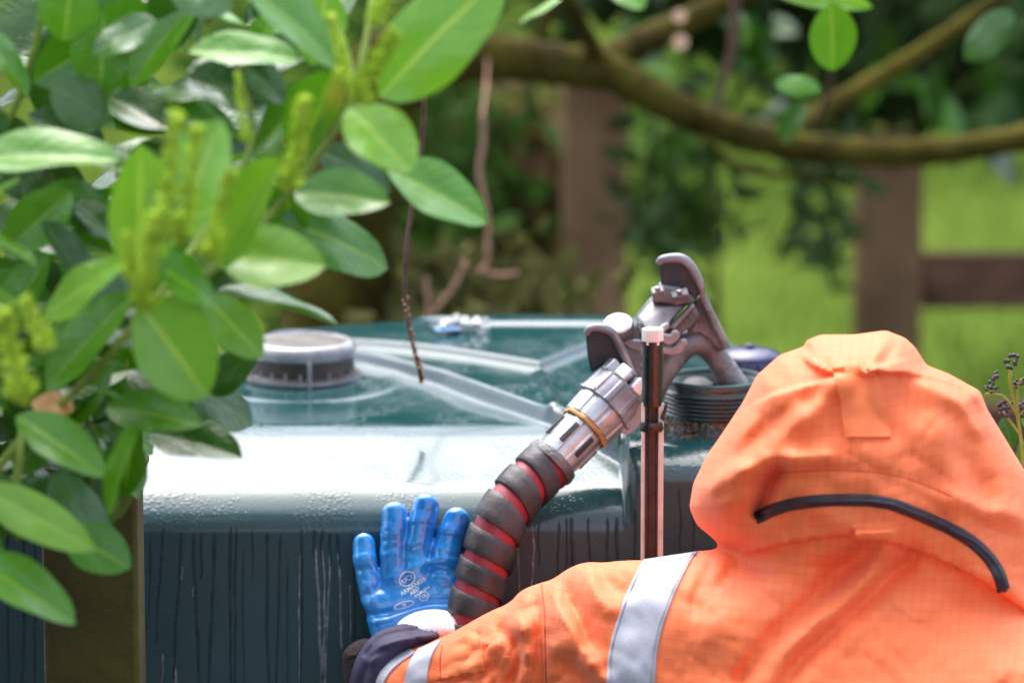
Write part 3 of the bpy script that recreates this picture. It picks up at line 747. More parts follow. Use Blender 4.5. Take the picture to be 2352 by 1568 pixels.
def hose():
    path = [tuple(cat(.122)), tuple(P(1238, 1086, -.004)), tuple(P(1190, 1134, -.025)), tuple(P(1153, 1184, -.042)), tuple(P(1131, 1240, -.052)), tuple(P(1112, 1310, -.060)), tuple(P(1088, 1390, -.07)), tuple(P(1085, 1520, -.09)), tuple(P(1100, 1700, -.12)), tuple(P(1180, 2200, -.30)), (.05, -.55, .35), (.25, -.9, .06), (.7, -1.3, .035), (1.6, -1.6, .035)]
    path = smooth_line(path, 4)
    pts = [Vector(p) for p in path]
    root = empty('delivery_hose', pts[len(pts) // 2], 'red fuel hose wrapped in black rubber spiral guard', 'hose')
    m = MB(); m.tube(pts, .0245, 28); m.build('red_core', M['red'], root, smooth=True)
    # spiral guard band
    cum = [0]
    for i in range(1, len(pts)): cum.append(cum[-1] + (pts[i] - pts[i - 1]).length)
    def frame(s):
        i = max(1, min(len(pts) - 1, next((j for j, c in enumerate(cum) if c >= s), len(pts) - 1)))
        t = (s - cum[i - 1]) / max(1e-9, cum[i] - cum[i - 1]); p = pts[i - 1].lerp(pts[i], t)
        # smooth tangent
        a0 = pts[max(i - 3, 0)]; a1 = pts[min(i + 2, len(pts) - 1)]; tg = (a1 - a0).normalized()
        u = tg.cross(Vector((0.3, 1, .1))).normalized(); w = tg.cross(u)
        return p, tg, u, w
    pitch = .0325; bw = .0232; s0 = .003; Lmax = min(cum[-1] - .02, 1.5)
    prof = [(-.5, .0250), (-.5, .0276), (-.47, .0284), (-.2, .0286), (.2, .0286), (.47, .0284), (.5, .0276), (.5, .0250)]
    vs = []; fs = []; nst = int((Lmax - s0) / pitch * 36)
    for k in range(nst):
        th = 2 * math.pi * k / 36; s = s0 + pitch * k / 36
        for (q, r) in prof:
            ss_ = max(.002, s + q * bw); p, tg, u, w = frame(ss_)
            vs.append(p + (u * math.cos(th) - w * math.sin(th)) * r)
    n_ = len(prof)
    for k in range(nst - 1):
        for j in range(n_ - 1):
            fs.append((k * n_ + j, k * n_ + j + 1, (k + 1) * n_ + j + 1, (k + 1) * n_ + j))
    fs.append(tuple(range(n_))); fs.append(tuple((nst - 1) * n_ + j for j in range(n_)))
    m = MB(); m.add(vs, fs); m.build('spiral_guard', M['rubber'], root, smooth=True, angle=50)
hose()

# gauge rod standing in front of the tank
def gauge_rod():
    Y = -.07; pt = P(1499, 752, Y); x = pt.x; zt = pt.z
    root = empty('gauge_rod', (x, Y, 0), 'upright rusty gauge rod in cream channel bound with black tape', 'gauge rod')
    m = MB(); m.box((x, Y, zt / 2 - .004), (.0085, .007, zt - .012)); m.build('rusty_strip', M['rust'], root, bevel=.001)
    for s_, wd in ((-1, .0035), (1, .0058)):
        m = MB(); m.box((x + s_ * (.0092 if s_ < 0 else .0088) , Y - .001, (zt - .078) / 2 ), (wd, .011, zt - .078)); m.build('channel_side', M['channel'], root, bevel=.0008)
        m = MB(); m.box((x + s_ * .0058, Y - .0005, (zt - .078) / 2), (.0012, .012, zt - .08)); m.build('dark_gap', M['tape'], root)
    m = MB(); m.box((x, Y + .005, (zt - .01) / 2), (.022, .003, zt - .03)); m.build('backing_strip', M['channel'], root, bevel=.0008)
    m = MB(); m.lathe((x, Y - .001, zt - .017), (x, Y - .001, 9), [(0, .0114), (.0155, .0114), (.0168, .0104)], 6); m.build('end_block', M['paperwhite'], root, bevel=.0006)
    def tape(z0, z1, r, name):
        m = MB(); prof = []; n_ = max(3, int((z1 - z0) / .006))
        for i in range(n_ + 1): prof.append(((z1 - z0) * i / n_, r * (1 + random.uniform(-.05, .05))))
        m.lathe((x, Y - .001, z0), (x, Y - .001, 9), prof, 14, lambda a: .9 + .1 * abs(math.cos(a * 2))); m.build(name, M['tape'], root, smooth=True)
    tape(P(0, 930, Y).z, P(0, 782, Y).z, .0112, 'tape_sleeve')
    tape(P(0, 988, Y).z, P(0, 966, Y).z, .0128, 'tape_ring')
    # loose flap
    fl = [(1516, 960), (1526, 935), (1535, 918), (1531, 945), (1524, 968)]
    m = MB(); m.prism([P(a, b, Y - .010) for a, b in fl], (0, .002, 0)); m.build('tape_flap', M['tape'], root, bevel=.0005)
gauge_rod()
# torn scrap of sealing tape behind the rod
m = MB()
sc = [(1440, 1000), (1425, 990), (1432, 965), (1445, 945), (1462, 932), (1478, 922), (1486, 940), (1476, 965), (1462, 985)]
m.prism([P(a + random.uniform(-2, 2), b + random.uniform(-2, 2), .02 + random.uniform(-.004, .004)) for a, b in sc], (0, .002, 0))
o = m.build('sealing_scrap', M['metal_mid'], coup, bevel=.0005)

# ------------------------------------------------------------------ the worker
def field_mesh(U0, U1, V0, V1, su, wmin, wmax, sw, Ffun, y0fun, relax_it=2):
    """build an implicit surface in (photo x, photo y, depth offset) and carry it into the world"""
    us = np.arange(U0, U1, su); vs = np.arange(V0, V1, su); ws = np.arange(wmin, wmax, sw)
    U, V = np.meshgrid(us, vs, indexing='ij')
    F = Ffun(U, V, ws)
    v, f = surface_nets(F)
    v = relax(v, f, relax_it)
    u = U0 + v[:, 0] * su; vv = V0 + v[:, 1] * su; w = wmin + v[:, 2] * sw
    Wd = Pn(u, vv, y0fun(u, vv) + w)
    return Wd, f, u, vv

PM = 2350.0      # px per metre at the jacket
HOOD = smooth_poly([(1583, 1165), (1592, 1110), (1622, 1048), (1665, 985), (1705, 925), (1738, 862), (1790, 815), (1848, 795), (1850, 782), (1885, 768), (1960, 768), (2035, 758), (2080, 776), (2102, 797), (2128, 838), (2180, 858), (2252, 898), (2268, 940), (2305, 1000), (2352, 1078), (2385, 1150), (2400, 1250), (2390, 1420), (2200, 1460), (1900, 1420), (1740, 1330), (1695, 1272), (1655, 1250), (1600, 1205)], 0)
JACK = smooth_poly([(838, 1640), (845, 1565), (868, 1520), (930, 1492), (1000, 1470), (1060, 1440), (1120, 1405), (1172, 1384), (1196, 1354), (1240, 1338), (1270, 1330), (1305, 1304), (1345, 1289), (1385, 1292), (1430, 1286), (1500, 1286), (1560, 1272), (1625, 1262), (1662, 1264), (1690, 1275), (1730, 1268), (1850, 1210), (2000, 1180), (2180, 1220), (2300, 1320), (2352, 1370), (2480, 1440), (2640, 1560), (2720, 1800), (2700, 2100), (2600, 2400), (2560, 2700), (1860, 2700), (1800, 2300), (1740, 2000), (1640, 1800), (1480, 1740), (1300, 1730), (1150, 1730), (1000, 1760), (900, 1760), (845, 1720)], 1)
SEAM = smooth_line([(1560, 1330), (1690, 1282), (1722, 1268), (1800, 1246), (1870, 1234), (1939, 1227), (1990, 1236), (2072, 1248), (2140, 1275), (2209, 1306), (2290, 1352), (2400, 1440)], 2)
def bumpf(U, V, pts, a, w):
    d, s = d_line(U, V, pts); return a * np.exp(-(d / w) ** 2)
def stepf(U, V, pts, a, w, fade):
    """raise the side below/right of the line by a, fading out with distance"""
    d, s = d_line(U, V, pts)
    sd_ = d * s
    return a * np.clip(sd_ / w + .5, 0, 1) * np.exp(-np.maximum(sd_, 0) / fade) * 1.0
def folds(U, V):
    f = np.zeros(U.shape)
    # --- hood
    f += stepf(U, V, smooth_line([(2270, 960), (2235, 905), (2180, 876), (2110, 862), (2045, 857), (1975, 850), (1920, 862), (1880, 850), (1853, 830)]), .012, 6, 60)
    f += stepf(U, V, smooth_line([(1610, 1075), (1640, 1010), (1700, 945), (1780, 900), (1860, 880), (1930, 862)]), .009, 7, 120)
    f += bumpf(U, V, smooth_line([(1600, 1130), (1690, 1082), (1785, 1062), (1900, 1045)]), .012, 26)
    f += bumpf(U, V, smooth_line([(1745, 1180), (1768, 1120), (1792, 1078)]), -.022, 17)
    f += bumpf(U, V, smooth_line([(1700, 1190), (1735, 1130), (1765, 1085)]), -.008, 30)
    f += bumpf(U, V, smooth_line([(1925, 880), (1850, 960), (1760, 1040)]), .006, 26)
    f += bumpf(U, V, smooth_line([(1880, 900), (1790, 955), (1700, 1040)]), -.005, 22)
    f += bumpf(U, V, smooth_line([(2035, 765), (2010, 815), (1990, 845)]), .005, 14)
    f += bumpf(U, V, smooth_line([(2060, 785), (2030, 830)]), -.004, 10)
    f += bumpf(U, V, smooth_line([(1880, 790), (1895, 835), (1915, 855)]), -.005, 16)
    f += bumpf(U, V, smooth_line([(2110, 870), (2200, 920), (2245, 985)]), .006, 20)
    f += bumpf(U, V, smooth_line([(2130, 900), (2180, 1010), (2180, 1130)]), .004, 36)
    f += bumpf(U, V, smooth_line([(2190, 960), (2225, 1060), (2260, 1140)]), -.007, 34)
    f += bumpf(U, V, smooth_line([(2210, 1150), (2290, 1180), (2350, 1190)]), .006, 24)
    f += bumpf(U, V, smooth_line([(1790, 1085), (1900, 1078), (2030, 1084), (2110, 1105), (2180, 1140)]), -.0015, 5)
    # --- collar seam: the hood laps over the jacket
    d, s = d_line(U, V, SEAM); sd_ = d * s
    m = ((U > 1690) & (U < 2400))
    f += np.where(m, -.007 * np.exp(-np.maximum(sd_, 0) / 26.) * (sd_ > 0), 0)
    f += np.where(m, .0035 * np.exp(-np.maximum(-sd_, 0) / 30.) * (sd_ <= 0), 0)
    f += bumpf(U, V, [(1960, 1214), (2055, 1220)], .004, 9)
    # --- jacket back
    f += bumpf(U, V, smooth_line([(1990, 1260), (1930, 1310), (1850, 1400), (1770, 1470), (1700, 1560)]), -.011, 26)
    f += bumpf(U, V, smooth_line([(2100, 1270), (2050, 1320), (1960, 1410), (1870, 1480), (1800, 1568)]), -.011, 24)
    f += bumpf(U, V, smooth_line([(2030, 1260), (1990, 1330), (1910, 1400), (1820, 1480)]), .006, 24)
    f += bumpf(U, V, smooth_line([(2240, 1360), (2160, 1450), (2050, 1560)]), -.005, 40)
    f += bumpf(U, V, smooth_line([(1850, 1290), (1740, 1360), (1640, 1440)]), .005, 40)
    # --- sleeve
    f += bumpf(U, V, smooth_line([(1640, 1270), (1620, 1330), (1590, 1380)]), -.004, 14)
    f += bumpf(U, V, smooth_line([(1700, 1285), (1660, 1330), (1600, 1400)]), -.004, 18)
    f += bumpf(U, V, smooth_line([(1196, 1356), (1188, 1400), (1200, 1440), (1210, 1500)]), .008, 18)
    f += bumpf(U, V, smooth_line([(1225, 1350), (1235, 1400), (1240, 1470), (1245, 1600)]), -.007, 13)
    f += bumpf(U, V, smooth_line([(1300, 1310), (1300, 1360), (1340, 1420), (1350, 1470)]), -.009, 20)
    f += bumpf(U, V, smooth_line([(1270, 1330), (1275, 1400), (1320, 1470), (1360, 1520)]), .009, 18)
    f += bumpf(U, V, smooth_line([(1350, 1300), (1365, 1360), (1400, 1400)]), .006, 18)
    f += bumpf(U, V, smooth_line([(1380, 1300), (1400, 1350), (1450, 1360)]), -.005, 16)
    f += bumpf(U, V, smooth_line([(1130, 1410), (1150, 1450), (1190, 1470)]), -.006, 14)
    f += bumpf(U, V, smooth_line([(1060, 1450), (1090, 1475), (1130, 1480)]), .005, 14)
    f += bumpf(U, V, smooth_line([(1180, 1480), (1195, 1520), (1170, 1568)]), -.009, 13)
    f += bumpf(U, V, smooth_line([(1290, 1480), (1330, 1530), (1400, 1568)]), .007, 22)
    f += bumpf(U, V, smooth_line([(1300, 1520), (1340, 1560), (1390, 1600)]), -.009, 18)
    f += bumpf(U, V, smooth_line([(930, 1510), (960, 1500), (985, 1482)]), -.006, 9)
    # pocket flap edge on the forearm
    f += stepf(U, V, [(1016, 1560), (1040, 1556), (1080, 1545), (1112, 1532)], -.006, 5, 30)
    # broad softness of cloth
    wx = U + 60 * vnoise(U, V, 150, 21); wy = V + 60 * vnoise(U, V, 150, 22)
    rg = lambda a, b, sc, sd_: np.maximum(0, 1 - np.abs(vnoise(a, b, sc, sd_)) * 7) ** 2
    f += -.0015 * rg(wx * .8 + wy * .6, (wy * .8 - wx * .6) * 2.2, 170, 31) - .0012 * rg(wx * .5 - wy * .85, (wy * .5 + wx * .85) * 2.0, 130, 32)
    slv = np.clip((1420 - U) / 150, 0, 1) * np.clip((U - 1010) / 60, 0, 1)
    f += slv * (-.0040 * rg(wx * 2.0, wy * .9, 120, 33) - .003 * rg(wx * 2.2 + wy, wy, 90, 34))
    f += .010 * vnoise(U, V, 120, 1) + .005 * vnoise(U, V, 55, 2) + .0016 * vnoise(U, V, 24, 5)
    return f
def coat_y0(u, v):
    u = np.asarray(u, float); v = np.asarray(v, float)
    a = np.interp(u, [830, 1000, 1200, 1450, 1700, 2000, 2400], [-.085, -.11, -.165, -.235, -.29, -.305, -.295])
    return a - np.clip((v - 1300) / 1000, 0, 1.3) * .26 * np.clip((u - 1200) / 600, 0, 1)
def coatF(U, V, ws):
    dh = sd_poly(U, V, HOOD); dj = sd_poly(U, V, JACK)
    dh = blur2(dh, 1) / PM; dj = blur2(dj, 1) / PM
    Rh = .130; 
    Rj = np.interp(U, [850, 1100, 1500, 1900, 2300], [.060, .078, .090, .115, .125])
    # cross-section: |w| = H(D); written as a rounded field
    gh = np.maximum(Rh - dh, 0); gj = np.maximum(Rj - dj, 0)
    fo = folds(U, V)
    F = np.empty(U.shape + (len(ws),), np.float32)
    edge = np.clip(np.maximum(dh, dj) / .02, 0, 1)
    for i, w in enumerate(ws):
        front = 1 / (1 + np.exp(np.clip(w / .02, -30, 30)))
        wj = w + fo * 1.75 * front * edge
        wh = wj - .012        # hood centre a touch deeper than the back
        a = np.sqrt(gh ** 2 + (wh / 1.12) ** 2) - Rh
        b = np.sqrt(gj ** 2 + (wj / 1.08) ** 2) - Rj
        k = .014; h = np.clip(.5 + .5 * (b - a) / k, 0, 1)
        F[:, :, i] = b * (1 - h) + a * h - k * h * (1 - h)
    return F
SU = 6.5
coatV, coatFc, cu, cv = field_mesh(800, 2760, 730, 2740, SU, -.175, .175, .0042, coatF, coat_y0, 2)
# split into hood / jacket with a clean seam
def side_of(U, V, pts):
    d, s = d_line(U, V, pts); return d * s
sdv = side_of(cu, cv, SEAM)
root_p = P(2050, 1300, -.45)
person = empty('person', (root_p.x + .02, -.66, 0), 'person in hooded orange hi-vis coat and blue glove bending over the tank', 'person')

coat_world_full = coatV.copy()
CB = BVHTree.FromPolygons([tuple(v) for v in coatV], [tuple(q) for q in coatFc.tolist()])
def submesh(name, mask, m, parent, uv=None):
    f = coatFc[mask]; ids, inv = np.unique(f, return_inverse=True)
    me = mesh_np(name, coatV[ids], inv.reshape(f.shape), None if uv is None else uv[ids])
    return link(name, me, m, parent)
# seam snapping
dS, sS = d_line(cu, cv, SEAM)
near = (dS < SU * .5) & (cu > 1695)
# move to the seam line: closest point
pts = np.array(SEAM)
def closest(U, V, pts):
    best = np.full(len(U), 1e9); cx = U.copy(); cy = V.copy()
    for i in range(len(pts) - 1):
        a = pts[i]; ab = pts[i + 1] - a; t = np.clip(((U - a[0]) * ab[0] + (V - a[1]) * ab[1]) / (ab @ ab + 1e-9), 0, 1)
        x = a[0] + t * ab[0]; y = a[1] + t * ab[1]; d = np.hypot(U - x, V - y); m = d < best
        best[m] = d[m]; cx[m] = x[m]; cy[m] = y[m]
    return cx, cy
nx_, ny_ = closest(cu[near], cv[near], pts)
mv = Pn(nx_, ny_, coatV[near][:, 1]); coatV[near] = mv
cu2 = cu.copy(); cv2 = cv.copy(); cu2[near] = nx_; cv2[near] = ny_
cen_u = cu2[coatFc].mean(1); cen_v = cv2[coatFc].mean(1)
above = side_of(cen_u, cen_v, SEAM) < 0
above &= ~((cen_u < 1700) & (cen_v > 1262 + 0 * cen_u) & (cen_u + 0 > 1660)) & ~((cen_u < 1660) & (cen_v > 1256))
uvh = np.stack([(cu * .97 + (cv - 1000) * .10) / 23.0, (cv + (cu - 1900) * .12 + ((cu - 1950) / 300) ** 2 * 40) / 23.0], 1)
uvj = np.stack([(cu + (cv - 1300) * .12) / 23.0, (cv - (cu - 1900) * .06 + ((cu - 1950) / 300) ** 2 * 10) / 23.0], 1)
submesh('hood', above, M['orange'], person, uvh)
submesh('coat', ~above, M['orange'], person, uvj)

def hit_coat(px, py):
    h = CB.ray_cast(CAM, ray(px, py).normalized())
    return h[0], h[1]
def patch(name, left, right, m, parent, n_l=40, n_w=8, off=.0016, thick=.0014, bvh=None, cross=None):
    """strip of cloth laid on a surface between two edge curves"""
    def resample(pts, n):
        pts = smooth_line(pts, 2); seg = [0]
        for i in range(1, len(pts)): seg.append(seg[-1] + math.dist(pts[i], pts[i - 1]))
        out = []
        for k in range(n):
            s = seg[-1] * k / (n - 1); i = max(1, next((j for j, c in enumerate(seg) if c >= s - 1e-9), len(seg) - 1))
            t = (s - seg[i - 1]) / max(1e-9, seg[i] - seg[i - 1]); out.append(tuple(a * (1 - t) + b * t for a, b in zip(pts[i - 1], pts[i])))
        return out
    A = resample(left, n_l); B_ = resample(right, n_l); b_ = bvh or CB
    grid = []; last = None
    for i in range(n_l):
        row = []
        for j in range(n_w):
            t = j / (n_w - 1); x = A[i][0] * (1 - t) + B_[i][0] * t; y = A[i][1] * (1 - t) + B_[i][1] * t
            h = b_.ray_cast(CAM, ray(x, y).normalized())
            if h[0] is None:
                q = b_.find_nearest(P(x, y, last.y if last else -.3)); p, nn = q[0], q[1]
            else: p, nn = h[0], h[1]
            if nn.dot(CAM - p) < 0: nn = -nn
            last = p
            prof = (cross(t) if cross else 1.0)
            row.append((p + nn * (off + thick * prof), p - nn * .001))
        grid.append(row)
    big_ = max((grid[i][0][0] - grid[i][-1][0]).length for i in range(n_l)); st_ = max((grid[i][j][0] - grid[i + 1][j][0]).length for i in range(n_l - 1) for j in range(n_w))
    mb = MB(); vs = []; fs = []
    for r_ in grid:
        for c_ in r_: vs.append(c_[0])
    for i in range(n_l - 1):
        for j in range(n_w - 1):
            fs.append((i * n_w + j, i * n_w + j + 1, (i + 1) * n_w + j + 1, (i + 1) * n_w + j))
    base = len(vs)
    ring = [(i, 0) for i in range(n_l)] + [(n_l - 1, j) for j in range(1, n_w)] + [(i, n_w - 1) for i in range(n_l - 2, -1, -1)] + [(0, j) for j in range(n_w - 2, 0, -1)]
    for (i, j) in ring: vs.append(grid[i][j][1])
    nr = len(ring)
    for k in range(nr):
        a = ring[k]; b2 = ring[(k + 1) % nr]
        fs.append((a[0] * n_w + a[1], b2[0] * n_w + b2[1], base + (k + 1) % nr, base + k))
    mb.add(vs, fs)
    o = mb.build(name, m, parent, smooth=True, angle=50)
    # uv
    me = o.data; l = me.uv_layers.new(name='UVMap')
    for lp in me.loops:
        l.data[lp.index].uv = (0.25, 0.25)
    return o

# reflective bands, zip, tabs
sb = patch('reflective_band', [(1484, 1280), (1462, 1320), (1430, 1390), (1408, 1460), (1397, 1520), (1395, 1640)], [(1605, 1262), (1580, 1300), (1552, 1360), (1525, 1430), (1508, 1500), (1502, 1640)], M['silver'], person, 40, 14, .0012, .0010)
sb['label'] = 'wide silver reflective band round the upper sleeve'
for A_, B_ in (([(1488, 1284), (1466, 1322), (1436, 1390), (1414, 1460), (1403, 1520), (1401, 1640)], [(1490, 1284), (1469, 1322), (1439, 1390), (1417, 1460), (1406, 1520), (1404, 1640)]), ([(1596, 1266), (1572, 1303), (1544, 1362), (1517, 1432), (1500, 1500), (1494, 1640)], [(1599, 1266), (1575, 1303), (1547, 1362), (1520, 1432), (1503, 1500), (1497, 1640)])):
    patch('stitch_line', A_, B_, M['rimgrey'], sb, 36, 3, .0026, .0004)
sb2 = patch('reflective_band', [(962, 1492), (942, 1520), (928, 1568), (925, 1640)], [(1016, 1470), (995, 1500), (982, 1545), (978, 1640)], M['silver'], person, 26, 8, .0012, .0010)
sb2['label'] = 'narrow silver reflective band near the cuff'
sb3 = patch('cuff_edging', [(945, 1492), (885, 1520), (860, 1560), (852, 1600), (850, 1660)], [(955, 1500), (906, 1532), (882, 1566), (874, 1604), (872, 1660)], M['silver'], person, 26, 6, .0012, .0010)
ZIPC = [(1735, 1190), (1790, 1163), (1860, 1150), (1939, 1147), (2030, 1149), (2117, 1183), (2210, 1226), (2262, 1268), (2292, 1310), (2304, 1352)]
def offs(pts, o):
    q = smooth_line(pts, 2); out = []
    for i, p in enumerate(q):
        a = q[max(0, i - 1)]; b = q[min(len(q) - 1, i + 1)]; dx, dy = b[0] - a[0], b[1] - a[1]; l = math.hypot(dx, dy)
        out.append((p[0] - dy / l * o, p[1] + dx / l * o))
    return out
z = patch('zip_strip', offs(ZIPC, -14), offs(ZIPC, 14), M['zip'], person, 70, 13, .0012, .0026, cross=lambda t: math.sin(math.pi * t) ** .5 if 0 < t < 1 else 0)
patch('zip_coil', offs(ZIPC, -4.5), offs(ZIPC, 4.5), M['zip'], z, 70, 5, .0038, .0014, cross=lambda t: math.sin(math.pi * t))
patch('hood_tab', [(1913, 838), (1925, 900), (1938, 960), (1946, 1004)], [(2003, 833), (2020, 890), (2036, 950), (2044, 1007)], M['orange_plain'], person, 26, 12, .0022, .0016)
patch('hanging_loop', [(1965, 1214), (1970, 1222)], [(2054, 1217), (2050, 1226)], M['orange_plain'], person, 8, 10, .004, .003)
# seams on the hood and forearm
for ln in ([(1790, 1086), (1850, 1080), (1950, 1079), (2040, 1086), (2110, 1106), (2190, 1140)], [(1243, 1340), (1252, 1400), (1252, 1460), (1256, 1600)], [(1016, 1480), (1010, 1520), (1014, 1560)]):
    patch('seam', offs(ln, -1.2), offs(ln, 1.2), M['seam'], person, 40, 3, .0003, .0003)
patch('pocket_flap', [(1022, 1490), (1018, 1520), (1020, 1556)], [(1100, 1452), (1112, 1490), (1112, 1532)], M['orange_plain'], person, 20, 16, .0012, .0022)

# ---- inner cuff and fleece
def blob(name, poly, Rr, y0, m, k=1.0, su=4, fo=None, parent=person, pad=20):
    pl_ = smooth_poly(poly, 2); a = np.array(pl_)
    def FF(U, V, ws):
        D = blur2(sd_poly(U, V, pl_), 2) / 2250.0; g_ = np.maximum(Rr - D, 0); q = fo(U, V) if fo else 0 * U
        F = np.empty(U.shape + (len(ws),), np.float32)
        for i, w in enumerate(ws):
            fr = 1 / (1 + np.exp(np.clip(w / .01, -30, 30)))
            F[:, :, i] = np.sqrt(g_ ** 2 + ((w + q * fr) / k) ** 2) - Rr
        return F
    yf = y0 if callable(y0) else (lambda u, v: np.full(np.shape(u), y0))
    v, f, u, vv = field_mesh(a[:, 0].min() - pad, a[:, 0].max() + pad, a[:, 1].min() - pad, a[:, 1].max() + pad, su, -Rr * k - .02, Rr * k + .02, .0018, FF, yf)
    me = mesh_np(name, v, f); return link(name, me, m, parent)
nf = lambda U, V: (bumpf(U, V, smooth_line([(850, 1520), (880, 1480), (940, 1465), (1000, 1462)]), .006, 9) + bumpf(U, V, smooth_line([(840, 1500), (870, 1462), (930, 1448), (980, 1445)]), -.005, 7)
                   + bumpf(U, V, [(830, 1568), (850, 1510), (880, 1490)], -.005, 7) + bumpf(U, V, [(810, 1568), (825, 1510), (850, 1475)], .004, 9) + bumpf(U, V, [(935, 1440), (960, 1470)], -.004, 7))
blob('inner_cuff', [(800, 1680), (800, 1570), (812, 1520), (835, 1480), (865, 1448), (921, 1429), (975, 1432), (1022, 1450), (1015, 1468), (960, 1500), (920, 1560), (900, 1680)], .045, -.085, M['navy_fabric'], fo=nf)
blob('fleece_lining', [(795, 1600), (783, 1510), (795, 1484), (835, 1462), (860, 1470), (850, 1520), (830, 1600)], .022, -.065, M['fleece'], fo=lambda U, V: .004 * vnoise(U, V, 8, 3))

# ---- glove: fingers and palm in one skin
def glove():
    PMg = 2200.0
    def cap3(U, V, w, a, b, ra, rb):
        ax, ay, az = a; bx, by, bz = b
        d = np.array([bx - ax, by - ay, (bz - az)])
        t = np.clip(((U - ax) * d[0] + (V - ay) * d[1] + (w - az) * d[2]) / (d @ d), 0, 1)
        return np.sqrt((U - ax - t * d[0]) ** 2 + (V - ay - t * d[1]) ** 2 + (w - az - t * d[2]) ** 2) - (ra + (rb - ra) * t)
    fingers = [  # chains (u, v, w_px towards the wall +), radius
        [((836, 1249, 8), 26), ((838, 1285, -4), 27), ((846, 1325, -8), 27), ((858, 1372, -4), 30)],
        [((906, 1181, 10), 30), ((905, 1225, -4), 31), ((903, 1270, -12), 30), ((905, 1320, -12), 32)],
        [((978, 1163, 10), 31), ((968, 1205, -4), 31), ((961, 1255, -14), 31), ((958, 1310, -16), 34)],
        [((1049, 1194, 8), 30), ((1034, 1228, -6), 31), ((1023, 1270, -18), 33), ((1018, 1325, -20), 38)],
        [((1118, 1402, 6), 24), ((1096, 1392, 4), 28), ((1060, 1378, -2), 34)],
    ]
    palm = [((870, 1380, 0), 36, (1030, 1345, -8), 42), ((880, 1420, 2), 38, (1050, 1375, -4), 42), ((895, 1450, 2), 44, (1040, 1440, 0), 46), ((900, 1340, -4), 26, (1020, 1320, -14), 32)]
    def creases(U, V):
        f = bumpf(U, V, smooth_line([(945, 1270), (970, 1260), (985, 1272)]), -7, 8)
        f += bumpf(U, V, smooth_line([(985, 1305), (1015, 1300), (1060, 1308)]), -10, 9)
        f += bumpf(U, V, smooth_line([(990, 1288), (1020, 1282), (1060, 1290)]), 6, 8)
        f += bumpf(U, V, smooth_line([(825, 1308), (845, 1303), (862, 1315)]), -7, 7)
        f += bumpf(U, V, smooth_line([(880, 1345), (920, 1316), (960, 1298), (990, 1290)]), 7, 9)
        f += bumpf(U, V, smooth_line([(830, 1370), (870, 1352), (895, 1335)]), -6, 9)
        f += bumpf(U, V, smooth_line([(888, 1262), (905, 1255), (925, 1262)]), -4, 7)
        f += bumpf(U, V, smooth_line([(835, 1412), (900, 1408), (960, 1385), (1020, 1376), (1080, 1390)]), -8, 8)
        f += bumpf(U, V, smooth_line([(830, 1428), (890, 1424), (940, 1400), (1010, 1388), (1090, 1410)]), 5, 8)
        f += bumpf(U, V, smooth_line([(845, 1340), (855, 1370), (850, 1400)]), 5, 9)
        f += bumpf(U, V, smooth_line([(1040, 1330), (1065, 1360), (1085, 1385)]), 5, 10)
        ux = U + 14 * vnoise(U, V, 40, 41); vy = V + 14 * vnoise(U, V, 40, 42)
        f += -1.2 * np.maximum(0, 1 - np.abs(vnoise(ux * .7, vy * 1.6, 30, 43)) * 7) ** 2
        for (a_, b_, c_, d_) in ((885, 1218, 930, 1222), (945, 1205, 1000, 1208), (1008, 1228, 1062, 1240), (818, 1270, 858, 1268), (884, 1240, 926, 1243)):
            f += bumpf(U, V, smooth_line([(a_, b_), ((a_ + c_) / 2, (b_ + d_) / 2 - 4), (c_, d_)]), -1.8, 4)
        f += 3.0 * vnoise(U, V, 26, 11) + 1.4 * vnoise(U, V, 11, 12)
        return f
    def FF(U, V, ws):
        F = np.empty(U.shape + (len(ws),), np.float32); cr = creases(U, V)
        for i, wm in enumerate(ws):
            w = wm * PMg
            fr = 1 / (1 + np.exp(np.clip(w / 10, -30, 30)))
            w2 = w + cr * fr
            pal = None
            for a, ra, b, rb in palm:
                d = cap3(U, V, w2, a, b, ra, rb)
                if pal is None: pal = d
                else:
                    k = 14; h = np.clip(.5 + .5 * (d - pal) / k, 0, 1); pal = d * (1 - h) + pal * h - k * h * (1 - h)
            tot = pal
            for ch in fingers:
                fd = None
                for (p, r_), (q, s_) in zip(ch[:-1], ch[1:]):
                    d = cap3(U, V, w2, p, q, r_, s_)
                    if fd is None: fd = d
                    else:
                        k = 5; h = np.clip(.5 + .5 * (d - fd) / k, 0, 1); fd = d * (1 - h) + fd * h - k * h * (1 - h)
                k = 8; h = np.clip(.5 + .5 * (fd - tot) / k, 0, 1); tot = fd * (1 - h) + tot * h - k * h * (1 - h)
            F[:, :, i] = tot
        return F
    # flatten the hand a little: depth offset scaled
    v, f, u, vv = field_mesh(790, 1170, 1115, 1510, 2.6, -.042, .042, .0012, FF, lambda a, b: np.full(np.shape(a), -.020) - np.clip((np.asarray(b) - 1330) / 200, 0, 1) * .035, 2)
    v[:, 1] = np.minimum(v[:, 1], -.0008)         # palm side flattened on the tank wall
    me = mesh_np('glove', v, f); o = link('glove', me, M['glove'], person)
    o['label'] = 'blue rubber glove pressed flat on the tank, fingers up'
    return o, BVHTree.FromPolygons([tuple(x) for x in v], [tuple(q) for q in f.tolist()])
glv, GB = glove()
kf = lambda U, V: .0012 * np.sin(U * .55)
blob('knit_cuff', [(895, 1500), (900, 1446), (925, 1418), (960, 1402), (1000, 1397), (1040, 1404), (1078, 1428), (1090, 1460), (1040, 1500)], .034, -.072, M['white_knit'], fo=kf, su=3)

